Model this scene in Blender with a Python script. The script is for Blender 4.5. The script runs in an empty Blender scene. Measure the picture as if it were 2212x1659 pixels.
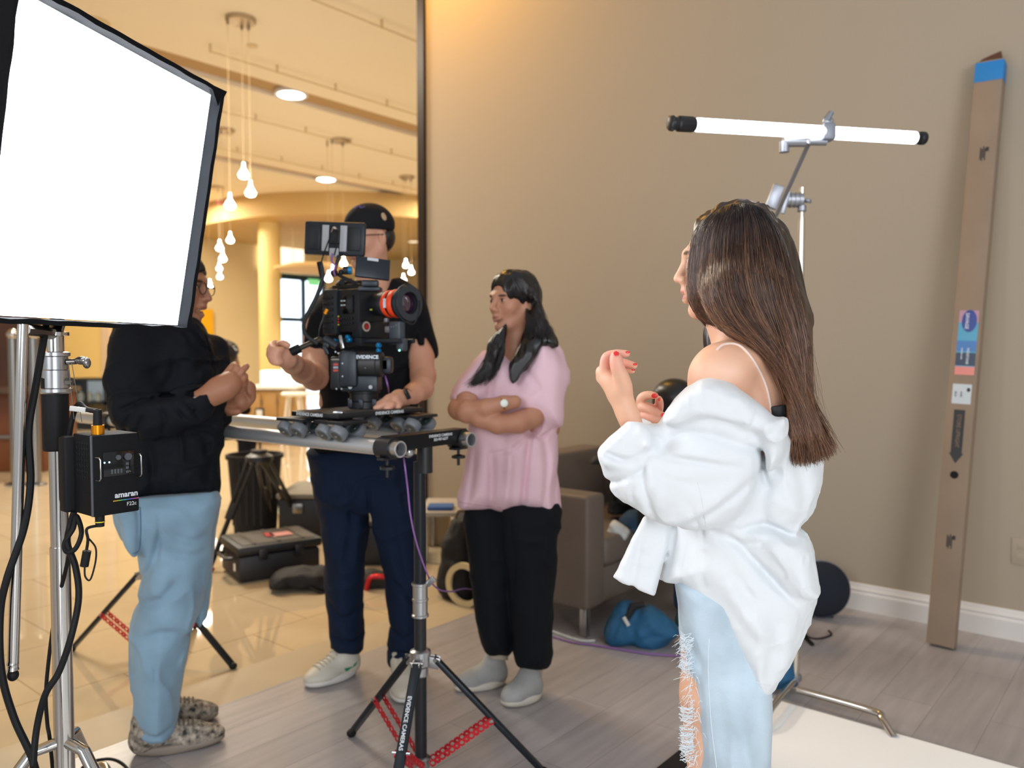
import bpy, bmesh, math, random
import numpy as np
from mathutils import Vector, Matrix
from math import pi, sin, cos, radians
random.seed(7)
SC = bpy.context.scene
COL = SC.collection
# ---------------------------------------------------------------- camera, world, light, exposure
FPX, CX, CY, EYE, PITCH = 1750.0, 1106.0, 829.5, 1.32, math.atan(69.5/1750)
cam = bpy.data.cameras.new('camera'); cam_o = bpy.data.objects.new('camera', cam); COL.objects.link(cam_o)
cam_o.location = (0, 0, EYE); cam_o.rotation_euler = (pi/2-PITCH, 0, 0)
cam.sensor_width = 36; cam.lens = FPX/2212*36; cam.clip_start = .05; cam.clip_end = 200
cam.dof.use_dof = True; cam.dof.focus_distance = 1.65; cam.dof.aperture_fstop = 3.2
SC.camera = cam_o
SC.view_settings.view_transform = 'Standard'; SC.view_settings.look = 'None'
SC.view_settings.gamma = 1; SC.view_settings.exposure = 0.0; SC.view_settings.use_curve_mapping = False
SC.cycles.use_denoising = True; SC.cycles.max_bounces = 8; SC.cycles.diffuse_bounces = 4
SC.cycles.sample_clamp_indirect = 6; SC.cycles.caustics_reflective = False; SC.cycles.caustics_refractive = False
world = bpy.data.worlds.new('world'); SC.world = world; world.use_nodes = True
world.node_tree.nodes['Background'].inputs[0].default_value = (.93, .96, 1, 1)
world.node_tree.nodes['Background'].inputs[1].default_value = .6
UX, UY = -.7692, .6391          # u: along the studio wall; v: into the lobby
def W(w, s, z=0.0): return Vector((w*UX + s*.6391, w*UY + s*.7692, z))
UVROT = math.atan2(UY, UX)      # z rotation that turns +x into u
def area(name, loc, target, size, power, col, sy=None):
    l = bpy.data.lights.new(name, 'AREA'); l.energy = power; l.color = col; l.size = size
    if sy: l.shape = 'RECTANGLE'; l.size_y = sy
    o = bpy.data.objects.new(name, l); COL.objects.link(o); o.location = loc
    o.rotation_euler = (Vector(target)-Vector(loc)).to_track_quat('-Z', 'Y').to_euler(); return o
# unseen fill lights added behind the camera to brighten figures and wall
area('camera_side_fill', W(-5.5, -3.0, 2.3), W(1.5, 2, 1.0), 3.2, 260, (.93, .96, 1), 2.4)
area('woman_fill', (-2.9, -2.3, 2.3), (.4, 1.6, 1.1), 2.2, 56, (.95, .97, 1), 1.8)  # second added fill, aimed at the camera side of the white shirt
# warm recessed lobby lamps
for _w, _s in ((7, 3), (7, 9), (12, 5), (12, 13), (17, 9), (17, 17)):
    area('lobby_lamp_light', W(_w, _s, 4.7), W(_w, _s, 0), 1.2, 230, (1, .9, .74))
area('wall_washer_light', W(4.15, 3.55, 4.7), W(4.1, 4.4, 2.6), .3, 44, (1, .5, .06))
# ---------------------------------------------------------------- pixel to place
def ray(px, py):
    x = (px-CX)/FPX; z = (CY-py)/FPX
    return Vector((x, cos(PITCH)+z*sin(PITCH), -sin(PITCH)+z*cos(PITCH)))
def P(px, py, Y):
    r = ray(px, py); k = Y/r.y; return Vector((r.x*k, Y, EYE+r.z*k))
def G(px, py, z=0.0):
    r = ray(px, py); k = (z-EYE)/r.z; return Vector((r.x*k, r.y*k, z))
# ---------------------------------------------------------------- materials
def lin(c):
    if isinstance(c, str):
        c = [int(c[i:i+2], 16)/255 for i in (0, 2, 4)]
        c = [x/12.92 if x <= .04045 else ((x+.055)/1.055)**2.4 for x in c]
    return (c[0], c[1], c[2], 1)
MATS = {}
def mat(name, col, rough=.6, metal=0, bump=0, bscale=200, var=0, vscale=6, emit=0, attr=False, coat=0, spec=.5, sheen=0, sss=0, trans=0, weave=False, aniso=0):
    if name in MATS: return MATS[name]
    m = bpy.data.materials.new(name); m.use_nodes = True; nt = m.node_tree; N = nt.nodes; L = nt.links
    b = N['Principled BSDF']; c = lin(col); I = b.inputs
    I['Base Color'].default_value = c; I['Roughness'].default_value = rough; I['Metallic'].default_value = metal
    I['Specular IOR Level'].default_value = spec; I['Coat Weight'].default_value = coat
    if sheen: I['Sheen Weight'].default_value = sheen
    if sss: I['Subsurface Weight'].default_value = sss; I['Subsurface Radius'].default_value = (1, .35, .2); I['Subsurface Scale'].default_value = .006
    if trans: I['Transmission Weight'].default_value = trans
    if aniso: I['Anisotropic'].default_value = aniso
    if emit:
        I['Emission Color'].default_value = c; I['Emission Strength'].default_value = emit
    tc = N.new('ShaderNodeTexCoord')
    src = None
    if attr:
        a = N.new('ShaderNodeAttribute'); a.attribute_name = 'Col'; src = a.outputs['Color']; L.new(src, I['Base Color'])
    if var:
        n = N.new('ShaderNodeTexNoise'); n.inputs['Scale'].default_value = vscale; n.inputs['Detail'].default_value = 4
        L.new(tc.outputs['Object'], n.inputs['Vector'])
        mr = N.new('ShaderNodeMapRange'); mr.inputs[1].default_value = .3; mr.inputs[2].default_value = .7
        mr.inputs[3].default_value = 1-var; mr.inputs[4].default_value = 1+var*.6; L.new(n.outputs[0], mr.inputs[0])
        mx = N.new('ShaderNodeMix'); mx.data_type = 'RGBA'; mx.blend_type = 'MULTIPLY'; mx.inputs[0].default_value = 1
        if src: L.new(src, mx.inputs[6])
        else: mx.inputs[6].default_value = c
        L.new(mr.outputs[0], mx.inputs[7]); L.new(mx.outputs[2], I['Base Color'])
    if bump:
        if weave:
            n = N.new('ShaderNodeTexWave'); n.inputs['Scale'].default_value = bscale; n.inputs['Distortion'].default_value = 2
        else:
            n = N.new('ShaderNodeTexNoise'); n.inputs['Scale'].default_value = bscale; n.inputs['Detail'].default_value = 3
        L.new(tc.outputs['Object'], n.inputs['Vector'])
        bp = N.new('ShaderNodeBump'); bp.inputs['Strength'].default_value = bump; bp.inputs['Distance'].default_value = .002
        L.new(n.outputs[0], bp.inputs['Height']); L.new(bp.outputs[0], I['Normal'])
    MATS[name] = m; return m
# ---------------------------------------------------------------- mesh builder
def catmull(pts, n=6, closed=False):
    pts = [tuple(p) for p in pts]; m = len(pts); out = []
    rng = range(m) if closed else range(m-1)
    for i in rng:
        p = [pts[(i+k) % m] if closed else pts[min(max(i+k, 0), m-1)] for k in (-1, 0, 1, 2)]
        for j in range(n):
            t = j/n
            out.append(tuple(.5*((2*b)+(-a+c)*t+(2*a-5*b+4*c-d)*t*t+(-a+3*b-3*c+d)*t**3) for a, b, c, d in zip(*p)))
    if not closed: out.append(pts[-1])
    return out
class MB:
    def __init__(s, M=None): s.v = []; s.f = []; s.M = M or Matrix()
    def add(s, vs, fs):
        o = len(s.v); s.v += [s.M @ Vector(v) for v in vs]; s.f += [tuple(i+o for i in f) for f in fs]; return s
    def box(s, c, d, R=None, bev=0, seg=2):
        bm = bmesh.new(); bmesh.ops.create_cube(bm, size=1)
        for v in bm.verts: v.co = Vector((v.co.x*d[0], v.co.y*d[1], v.co.z*d[2]))
        if bev: bmesh.ops.bevel(bm, geom=bm.edges[:], offset=min(bev, min(d)*.49), segments=seg, profile=.5, affect='EDGES')
        T = Matrix.Translation(Vector(c)) @ (R.to_4x4() if R else Matrix())
        bm.verts.index_update()
        s.add([T @ v.co for v in bm.verts], [[v.index for v in f.verts] for f in bm.faces]); bm.free(); return s
    def tube(s, pts, r, n=10, caps=True, closed=False):
        pts = [Vector(p) for p in pts]; m = len(pts); rs = r if isinstance(r, (list, tuple)) else [r]*m
        vs = []; fs = []; up = None
        for i, p in enumerate(pts):
            t = (pts[(i+1) % m]-pts[i-1]) if closed else (pts[min(i+1, m-1)]-pts[max(i-1, 0)])
            t = t.normalized() if t.length > 1e-9 else Vector((0, 0, 1))
            if up is None: up = t.orthogonal().normalized()
            up = (up - t*up.dot(t)); up = up.normalized() if up.length > 1e-6 else t.orthogonal().normalized()
            b = t.cross(up)
            for k in range(n):
                a = 2*pi*k/n; vs.append(p+(up*cos(a)+b*sin(a))*rs[i])
        for i in range(m if closed else m-1):
            j = (i+1) % m
            for k in range(n): fs.append((i*n+k, i*n+(k+1) % n, j*n+(k+1) % n, j*n+k))
        if caps and not closed: fs.append(tuple(range(n))[::-1]); fs.append(tuple((m-1)*n+k for k in range(n)))
        return s.add(vs, fs)
    def cyl(s, a, b, r, r2=None, n=20): return s.tube([a, b], [r, r if r2 is None else r2], n)
    def lathe(s, prof, a=(0, 0, 0), ax=(0, 0, 1), n=28, caps=True):
        ax = Vector(ax).normalized(); e = ax.orthogonal().normalized(); g = ax.cross(e); a = Vector(a); vs = []; fs = []
        for r, z in prof:
            for k in range(n):
                t = 2*pi*k/n; vs.append(a+ax*z+(e*cos(t)+g*sin(t))*r)
        for i in range(len(prof)-1):
            for k in range(n): fs.append((i*n+k, i*n+(k+1) % n, (i+1)*n+(k+1) % n, (i+1)*n+k))
        if caps: fs.append(tuple(range(n))[::-1]); fs.append(tuple((len(prof)-1)*n+k for k in range(n)))
        return s.add(vs, fs)
    def ring(s, a, ax, ro, ri, h, n=32):
        return s.lathe([(ri, 0), (ro, 0), (ro, h), (ri, h), (ri, 0)], a, ax, n, caps=False)
    def prism(s, pts, ext):
        pts = [Vector(p) for p in pts]; ext = Vector(ext); n = len(pts)
        fs = [tuple(range(n))[::-1], tuple(range(n, 2*n))]+[(i, (i+1) % n, n+(i+1) % n, n+i) for i in range(n)]
        return s.add(pts+[p+ext for p in pts], fs)
    def ball(s, c, r, n=14):
        r = (r, r, r) if not isinstance(r, (tuple, list)) else r; vs = []; fs = []
        for i in range(n+1):
            a = pi*i/n
            for k in range(2*n):
                b = pi*k/n; vs.append((c[0]+r[0]*sin(a)*cos(b), c[1]+r[1]*sin(a)*sin(b), c[2]+r[2]*cos(a)))
        for i in range(n):
            for k in range(2*n): fs.append((i*2*n+k, (i+1)*2*n+k, (i+1)*2*n+(k+1) % (2*n), i*2*n+(k+1) % (2*n)))
        return s.add(vs, fs)
    def build(s, name, m, parent=None, smooth=35, bev=0, cols=None):
        me = bpy.data.meshes.new(name); me.from_pydata([tuple(v) for v in s.v], [], s.f)
        bm = bmesh.new(); bm.from_mesh(me); bmesh.ops.remove_doubles(bm, verts=bm.verts, dist=1e-6)
        bmesh.ops.recalc_face_normals(bm, faces=bm.faces); bm.to_mesh(me); bm.free()
        o = bpy.data.objects.new(name, me); COL.objects.link(o)
        if parent is not None: o.parent = parent; o.matrix_parent_inverse = PINV(parent)
        for q in (m if isinstance(m, (list, tuple)) else [m]): me.materials.append(q)
        if smooth:
            me.shade_smooth(); me.set_sharp_from_angle(angle=radians(smooth))
        if bev:
            q = o.modifiers.new('bevel', 'BEVEL'); q.width = bev; q.segments = 2; q.limit_method = 'ANGLE'; q.angle_limit = radians(40)
        return o
def PINV(p):
    if p.type != 'EMPTY': return Matrix()
    return Matrix.LocRotScale(p.location, p.rotation_euler, p.scale).inverted()
def tag(o, label=None, cat=None, group=None, kind=None):
    if label: o['label'] = label
    if cat: o['category'] = cat
    if group: o['group'] = group
    if kind: o['kind'] = kind
    return o
def thing(name, label, cat, loc=(0, 0, 0), group=None):
    o = bpy.data.objects.new(name, None); COL.objects.link(o); o.location = loc; o.empty_display_size = .05
    return tag(o, label, cat, group)
def dup(root, loc, label=None, rot=None, scale=None):
    r = root.copy(); COL.objects.link(r); r.location = loc
    if label: r['label'] = label
    if rot is not None: r.rotation_euler = rot
    if scale: r.scale = scale
    for ch in list(root.children):
        c = ch.copy(); COL.objects.link(c); c.parent = r
        for g in list(ch.children):
            d = g.copy(); COL.objects.link(d); d.parent = c
    return r
def txt(name, body, M, size, m, parent=None, depth=.0006, font_w=1.0, bold=0.0):
    c = bpy.data.curves.new(name, 'FONT'); c.body = body; c.size = size; c.extrude = depth; c.align_x = 'CENTER'; c.align_y = 'CENTER'
    c.offset = bold; c.resolution_u = 3
    t = bpy.data.objects.new(name+'_tmp', c); COL.objects.link(t)
    dg = bpy.context.evaluated_depsgraph_get(); me = bpy.data.meshes.new_from_object(t.evaluated_get(dg))
    bpy.data.objects.remove(t); bpy.data.curves.remove(c)
    me.transform(M @ Matrix.Scale(font_w, 4, (1, 0, 0))); me.name = name; me.materials.clear(); me.materials.append(m)
    o = bpy.data.objects.new(name, me); COL.objects.link(o)
    if parent is not None: o.parent = parent; o.matrix_parent_inverse = PINV(parent)
    return o
def frame(o, xdir, zdir):
    """matrix at o with x along xdir, z (face normal) close to zdir"""
    x = Vector(xdir).normalized(); z = Vector(zdir); z = (z-x*z.dot(x)).normalized(); y = z.cross(x)
    M = Matrix((x, y, z)).transposed().to_4x4(); M.translation = Vector(o); return M
def rib(a, b, w, h, up=(0, 0, 1), bev=.002, mb=None):
    """bar of width w, height h from a to b"""
    a = Vector(a); b = Vector(b); mb = mb or MB(); old = mb.M
    mb.M = frame((a+b)/2, b-a, up); mb.box((0, 0, 0), ((b-a).length, w, h), bev=bev); mb.M = old; return mb
# ---------------------------------------------------------------- sculpting: implicit solids turned into one continuous mesh
def vnoise(x, y, z, seed=0):
    r = np.random.RandomState(seed); L = r.rand(32, 32, 32).astype(np.float32)
    xi = np.floor(x).astype(int); yi = np.floor(y).astype(int); zi = np.floor(z).astype(int)
    fx = x-xi; fy = y-yi; fz = z-zi
    fx = fx*fx*(3-2*fx); fy = fy*fy*(3-2*fy); fz = fz*fz*(3-2*fz); o = 0
    for a in (0, 1):
        for b in (0, 1):
            for c in (0, 1):
                o = o+L[(xi+a) % 32, (yi+b) % 32, (zi+c) % 32]*(fx if a else 1-fx)*(fy if b else 1-fy)*(fz if c else 1-fz)
    return o*2-1
def smin(a, b, k):
    h = np.maximum(k-np.abs(a-b), 0)/k; return np.minimum(a, b)-h*h*k*.25
class Fig:
    """local frame of a figure: r to the right, d away from the camera, z up, origin on the floor under pixel column px at distance Y"""
    def __init__(s, px, Y):
        x = ray(px, 760).x*Y; s.o = Vector((x, Y, 0)); s.e = Vector((x, Y, 0)).normalized(); s.r = Vector((s.e.y, -s.e.x, 0))
        s.dist = s.o.length
    def loc(s, px, py, dd=0.0):
        q = ray(px, py); k = (s.dist+dd)/q.dot(s.e); p = Vector((q.x*k, q.y*k, EYE+q.z*k)) - s.o
        return (p.dot(s.r), dd, p.z)
    def wld(s, l): return s.o+s.r*l[0]+s.e*l[1]+Vector((0, 0, l[2]))
    def P(s, px, py, dd=0.0): return s.wld(s.loc(px, py, dd))
    def m(s, dd=0.0): return (s.dist+dd)/FPX     # metres per pixel
class Sculpt:
    def __init__(s, fig, lo, hi, res):
        s.g = fig; s.res = res; s.lo = np.array(lo, float)
        n = [int(math.ceil((h-l)/res))+1 for l, h in zip(lo, hi)]
        s.ax = [np.float32(l)+np.arange(k, dtype=np.float32)*res for l, k in zip(lo, n)]
        s.f = np.full(n, 1.0, np.float32); s.ops = []
    @classmethod
    def px(c, fig, x0, y0, x1, y1, d0, d1, res):
        a = fig.loc(x0, max(y0, y1), 0); b = fig.loc(x1, min(y0, y1), 0); return c(fig, (a[0], d0, a[2]), (b[0], d1, b[2]), res)
    def sub(s, lo, hi, pad):
        sl = []
        for i in range(3):
            a = int(max(0, math.floor((lo[i]-pad-s.lo[i])/s.res))); b = int(min(len(s.ax[i]), math.ceil((hi[i]+pad-s.lo[i])/s.res)+1))
            if b <= a: return None
            sl.append(slice(a, b))
        return tuple(sl)
    def grid(s, sl):
        return s.ax[0][sl[0]][:, None, None], s.ax[1][sl[1]][None, :, None], s.ax[2][sl[2]][None, None, :]
    def put(s, sl, d, k, neg=False):
        if neg: s.f[sl] = -smin(-s.f[sl], d, k)
        else: s.f[sl] = smin(s.f[sl], d, k)
    def L(s, p):                                   # (px,py,dd) -> local ; Vector/('l',...) stays
        if p[0] == 'l': return p[1:]
        return s.g.loc(*p)
    def cap(s, a, b, ra, rb, k=.02, neg=False, flat=None):
        a = np.array(a, np.float32); b = np.array(b, np.float32); R = max(ra, rb)
        sl = s.sub(np.minimum(a, b)-R, np.maximum(a, b)+R, k+.02)
        if sl is None: return
        X, Y, Z = s.grid(sl); ab = b-a; L2 = max(float(ab@ab), 1e-9)
        t = np.clip(((X-a[0])*ab[0]+(Y-a[1])*ab[1]+(Z-a[2])*ab[2])/L2, 0, 1)
        d = np.sqrt((X-a[0]-t*ab[0])**2+(Y-a[1]-t*ab[1])**2+(Z-a[2]-t*ab[2])**2)-(ra+(rb-ra)*t)
        s.put(sl, d, k, neg)
    def chain(s, pts, k=.015, neg=False, sm=0):
        """pts: (px,py,dd,r) tapered limb"""
        q = [tuple(s.g.loc(p[0], p[1], p[2]))+(p[3],) for p in pts]
        if sm: q = catmull(q, sm)
        for a, b in zip(q[:-1], q[1:]): s.cap(a[:3], b[:3], a[3], b[3], k, neg)
    def ell(s, c, r, k=.02, R=None, neg=False):
        c = np.array(c, np.float32); m = max(r)
        sl = s.sub(c-m, c+m, k+.02)
        if sl is None: return
        X, Y, Z = s.grid(sl); X = X-c[0]; Y = Y-c[1]; Z = Z-c[2]
        if R is not None:
            R = np.array(R); X, Y, Z = (R[0][0]*X+R[1][0]*Y+R[2][0]*Z, R[0][1]*X+R[1][1]*Y+R[2][1]*Z, R[0][2]*X+R[1][2]*Y+R[2][2]*Z)
        k0 = np.sqrt((X/r[0])**2+(Y/r[1])**2+(Z/r[2])**2); k1 = np.sqrt((X/r[0]**2)**2+(Y/r[1]**2)**2+(Z/r[2]**2)**2)+1e-6
        s.put(sl, k0*(k0-1)/k1, k, neg)
    def pell(s, px, py, dd, r, k=.02, R=None, neg=False): s.ell(s.g.loc(px, py, dd), r, k, R, neg)
    def poly2(s, poly, dd, sl):
        q = np.array([(lambda l: (l[0], l[2]))(s.g.loc(p[0], p[1], dd)) for p in poly], np.float32)
        X = s.ax[0][sl[0]][:, None]; Z = s.ax[2][sl[2]][None, :]
        d = np.full((X.shape[0], Z.shape[1]), 1e9, np.float32); sg = np.ones_like(d)
        for i in range(len(q)):
            a = q[i]; b = q[i-1]; e = b-a; wx = X-a[0]; wz = Z-a[1]
            t = np.clip((wx*e[0]+wz*e[1])/max(float(e@e), 1e-12), 0, 1)
            d = np.minimum(d, (wx-e[0]*t)**2+(wz-e[1]*t)**2)
            c1 = Z >= a[1]; c2 = Z < b[1]; c3 = e[0]*wz > e[1]*wx
            flip = (c1 & c2 & c3) | (~c1 & ~c2 & ~c3); sg = np.where(flip, -sg, sg)
        return np.sqrt(d)*sg                        # negative inside
    def pil(s, poly, dd, T, w, k=.02, sm=4, tilt=(0, 0), neg=False, Tb=None):
        """pillow: outline poly (px) at depth dd, half thickness T (front) / Tb (back), rounding width w"""
        if sm: poly = catmull(poly, sm, True)
        Ls = [s.g.loc(p[0], p[1], dd) for p in poly]; rr = [l[0] for l in Ls]; zz = [l[2] for l in Ls]
        Tm = max(T, Tb or 0); c = ((min(rr)+max(rr))/2, (min(zz)+max(zz))/2)
        ex = abs(tilt[0])*(max(rr)-min(rr))/2+abs(tilt[1])*(max(zz)-min(zz))/2
        sl = s.sub((min(rr), dd-Tm-ex, min(zz)), (max(rr), dd+Tm+ex, max(zz)), k+.02)
        if sl is None: return
        d2 = s.poly2(poly, dd, sl); X, Y, Z = s.grid(sl)
        yc = dd+tilt[0]*(X-c[0])+tilt[1]*(Z-c[1]); din = np.minimum(-d2, w)[:, None, :]
        y = Y-yc; TT = T if Tb is None else np.where(y < 0, T, Tb)
        g = (np.sqrt(((w-din)/w)**2+(y/TT)**2)-1)*min(w, Tm)
        s.put(sl, g, k, neg)
    def band(s, pad=.04): return np.abs(s.f) < pad
    def crease(s, pts, wid, amp, front=True, sm=4):
        """pts (px,py) at dd ~0: pushes the skin in (amp>0) or out (amp<0) along a line seen from the front"""
        if sm: pts = catmull(pts, sm)
        q = [s.g.loc(p[0], p[1], 0) for p in pts]; rr = [l[0] for l in q]; zz = [l[2] for l in q]
        sl = s.sub((min(rr), s.ax[1][0], min(zz)), (max(rr), s.ax[1][-1], max(zz)), 3*wid)
        if sl is None: return
        X = s.ax[0][sl[0]][:, None]; Z = s.ax[2][sl[2]][None, :]; d = np.full((X.shape[0], Z.shape[1]), 1e9, np.float32); tt = np.zeros_like(d); n = len(q)-1
        for i in range(n):
            a = (rr[i], zz[i]); e = (rr[i+1]-rr[i], zz[i+1]-zz[i]); wx = X-a[0]; wz = Z-a[1]
            t = np.clip((wx*e[0]+wz*e[1])/max(e[0]**2+e[1]**2, 1e-12), 0, 1); dn = (wx-e[0]*t)**2+(wz-e[1]*t)**2
            tt = np.where(dn < d, (i+t)/n, tt); d = np.minimum(d, dn)
        A = amp*np.exp(-d/(wid*wid))*np.sqrt(np.clip(np.sin(np.clip(tt, .03, .97)*pi), 0, 1))
        s.f[sl] += A[:, None, :].astype(np.float32)
    def noise(s, amp, scale, seed=0, st=(1, 1, 1)):
        m = s.band(.03); i = np.nonzero(m); x = s.ax[0][i[0]]/scale*st[0]+50; y = s.ax[1][i[1]]/scale*st[1]+50; z = s.ax[2][i[2]]/scale*st[2]+50
        s.f[m] += (amp*vnoise(x, y, z, seed)).astype(np.float32)
    def wrinkle(s, amp, scale, seed=0, st=(1, 1, 1), pw=2.5):
        m = s.band(.03); i = np.nonzero(m); x = s.ax[0][i[0]]/scale*st[0]+50; y = s.ax[1][i[1]]/scale*st[1]+50; z = s.ax[2][i[2]]/scale*st[2]+50
        wx = vnoise(x*.6, y*.6, z*.6, seed+1)*.9; n = np.abs(vnoise(x+wx, y+wx*.5, z-wx, seed)); a = .5+.5*vnoise(x*.35, y*.35, z*.35, seed+2)
        s.f[m] -= (amp*a*((1-np.clip(n*1.6, 0, 1))**pw)).astype(np.float32)
    def cut(s, p, n):
        """remove everything on the side n of local point p"""
        X, Y, Z = s.grid((slice(None),)*3); s.f = np.maximum(s.f, (X-p[0])*n[0]+(Y-p[1])*n[1]+(Z-p[2])*n[2])
    def mesh(s):
        f = s.f; f = np.pad(f, 1, constant_values=1.0); inside = f < 0
        c = [inside[i:i-1 or None, j:j-1 or None, k:k-1 or None] for i in (0, 1) for j in (0, 1) for k in (0, 1)]
        anyc = c[0].copy(); allc = c[0].copy()
        for q in c[1:]: anyc |= q; allc &= q
        act = anyc & ~allc; I = np.argwhere(act); idx = np.full(act.shape, -1, np.int32); idx[act] = np.arange(len(I))
        acc = np.zeros((len(I), 3)); cnt = np.zeros(len(I))
        co = [(i, j, k) for i in (0, 1) for j in (0, 1) for k in (0, 1)]
        for a in co:
            for ax in range(3):
                if a[ax]: continue
                b = list(a); b[ax] = 1
                fa = f[I[:, 0]+a[0], I[:, 1]+a[1], I[:, 2]+a[2]]; fb = f[I[:, 0]+b[0], I[:, 1]+b[1], I[:, 2]+b[2]]
                x = (fa < 0) != (fb < 0); t = np.where(x, fa/np.where(x, fa-fb, 1), 0)
                p = np.tile(np.array(a, float), (len(I), 1)); p[:, ax] += t
                acc += p*x[:, None]; cnt += x
        V = (I+acc/np.maximum(cnt, 1)[:, None]-1)*s.res+s.lo
        F = []
        for ax in range(3):
            sa = [slice(None)]*3; sb = [slice(None)]*3; sa[ax] = slice(0, -1); sb[ax] = slice(1, None)
            A = inside[tuple(sa)]; B = inside[tuple(sb)]; o1, o2 = [(1, 2), (2, 0), (0, 1)][ax]
            for flip, M in ((0, A & ~B), (1, ~A & B)):
                E = np.argwhere(M); E = E[(E[:, o1] > 0) & (E[:, o2] > 0)]
                def ci(d1, d2):
                    q = E.copy(); q[:, o1] -= d1; q[:, o2] -= d2; return idx[q[:, 0], q[:, 1], q[:, 2]]
                Q = np.stack([ci(1, 1), ci(0, 1), ci(0, 0), ci(1, 0)], 1)
                F.append(Q[:, ::-1] if flip else Q)
        F = np.concatenate(F) if F else np.zeros((0, 4), int); F = F[(F >= 0).all(1)]
        return V, F
def sculpt_obj(name, parts, mats, parent, base=(.8, .8, .8), paint=(), smooth_it=2, sub=0):
    """parts: Sculpts joined into one mesh; paint: (local centre, radii, colour, sharp) blobs of the surface's own colour"""
    Vs = []; Fs = []; n = 0
    for s in parts:
        V, F = s.mesh()
        for _ in range(smooth_it):                 # light relaxation
            A = np.zeros_like(V); c = np.zeros(len(V))
            for i in range(4):
                a = F[:, i]; b = F[:, (i+1) % 4]
                np.add.at(A, a, V[b]); np.add.at(A, b, V[a]); np.add.at(c, a, 1); np.add.at(c, b, 1)
            V = V*.5+.5*A/np.maximum(c, 1)[:, None]
        Vs.append(V); Fs.append(F+n); n += len(V)
    g = parts[0].g; V = np.concatenate(Vs); F = np.concatenate(Fs)
    e = np.array(g.e); r = np.array(g.r); o = np.array(g.o)
    Wd = o+V[:, :1]*r+V[:, 1:2]*e+V[:, 2:3]*np.array((0, 0, 1.0))
    me = bpy.data.meshes.new(name); me.vertices.add(len(V)); me.vertices.foreach_set('co', Wd.astype(np.float32).ravel())
    me.loops.add(F.size); me.loops.foreach_set('vertex_index', F.astype(np.int32).ravel())
    me.polygons.add(len(F)); me.polygons.foreach_set('loop_start', np.arange(0, F.size, 4, dtype=np.int32))
    me.update(calc_edges=True); me.validate(); me.shade_smooth()
    for q in (mats if isinstance(mats, (list, tuple)) else [mats]): me.materials.append(q)
    colr = np.tile(np.array(lin(base)[:3]), (len(V), 1))
    for p in paint:
        c, rad, pc, sh = p[:4]; c = np.array(c, float); d = (V-c)
        if len(p) > 4: R = np.array(p[4]); d = d @ R
        q = np.sqrt(((d/np.array(rad, float))**2).sum(1)); a = np.clip((1-q)*sh, 0, 1)[:, None]
        if len(p) > 5: a = a*p[5]
        colr = colr*(1-a)+np.array(lin(pc)[:3])*a
    at = me.color_attributes.new('Col', 'FLOAT_COLOR', 'POINT'); at.data.foreach_set('color', np.c_[colr, np.ones(len(V))].astype(np.float32).ravel())
    ob = bpy.data.objects.new(name, me); COL.objects.link(ob)
    if parent is not None: ob.parent = parent; ob.matrix_parent_inverse = PINV(parent)
    return ob
# ---------------------------------------------------------------- room shell
def WP(px, py, w):
    q = ray(px, py); k = w/(q.x*UX+q.y*UY); return Vector((q.x*k, q.y*k, EYE+q.z*k))
def ws(p): return (p.x*UX+p.y*UY, p.x*.6391+p.y*.7692)
def slab(name, w0, w1, s0, s1, z0, z1, m, kind='structure', parent=None, mb=None):
    b = mb or MB(); b.prism([W(w0, s0, z0), W(w1, s0, z0), W(w1, s1, z0), W(w0, s1, z0)], (0, 0, z1-z0))
    if mb: return b
    o = b.build(name, m, parent, smooth=0)
    if kind: o['kind'] = kind
    return o
def floor_mat(name, c1, c2, mortar, bw, rh, off, rough, grain, mort_w=.003, gloss_var=0):
    m = bpy.data.materials.new(name); m.use_nodes = True; nt = m.node_tree; N = nt.nodes; L = nt.links; b = N['Principled BSDF']
    tc = N.new('ShaderNodeTexCoord'); mp = N.new('ShaderNodeMapping'); mp.inputs['Rotation'].default_value[2] = -math.atan2(.7692, .6391)
    mp.inputs['Location'].default_value[1] = -.32
    L.new(tc.outputs['Object'], mp.inputs[0]); br = N.new('ShaderNodeTexBrick'); L.new(mp.outputs[0], br.inputs['Vector'])
    br.offset = off; br.inputs['Scale'].default_value = 1; br.inputs['Brick Width'].default_value = bw; br.inputs['Row Height'].default_value = rh
    br.inputs['Mortar Size'].default_value = mort_w; br.inputs['Mortar Smooth'].default_value = .3
    br.inputs['Color1'].default_value = lin(c1); br.inputs['Color2'].default_value = lin(c2); br.inputs['Mortar'].default_value = lin(mortar)
    out = br.outputs[0]
    n = N.new('ShaderNodeTexNoise'); m2 = N.new('ShaderNodeMapping'); m2.inputs['Scale'].default_value = (1.2, 14, 1) if grain else (2, 2, 1)
    L.new(mp.outputs[0], m2.inputs[0]); L.new(m2.outputs[0], n.inputs['Vector']); n.inputs['Scale'].default_value = 2.2; n.inputs['Detail'].default_value = 6
    mr = N.new('ShaderNodeMapRange'); mr.inputs[1].default_value = .3; mr.inputs[2].default_value = .7
    mr.inputs[3].default_value = .86 if grain else .96; mr.inputs[4].default_value = 1.08 if grain else 1.02; L.new(n.outputs[0], mr.inputs[0])
    mx = N.new('ShaderNodeMix'); mx.data_type = 'RGBA'; mx.blend_type = 'MULTIPLY'; mx.inputs[0].default_value = 1
    L.new(out, mx.inputs[6]); L.new(mr.outputs[0], mx.inputs[7]); L.new(mx.outputs[2], b.inputs['Base Color'])
    b.inputs['Roughness'].default_value = rough
    if grain:
        bp = N.new('ShaderNodeBump'); bp.inputs['Strength'].default_value = .15; bp.inputs['Distance'].default_value = .002; L.new(n.outputs[0], bp.inputs['Height']); L.new(bp.outputs[0], b.inputs['Normal'])
    return m
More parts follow.
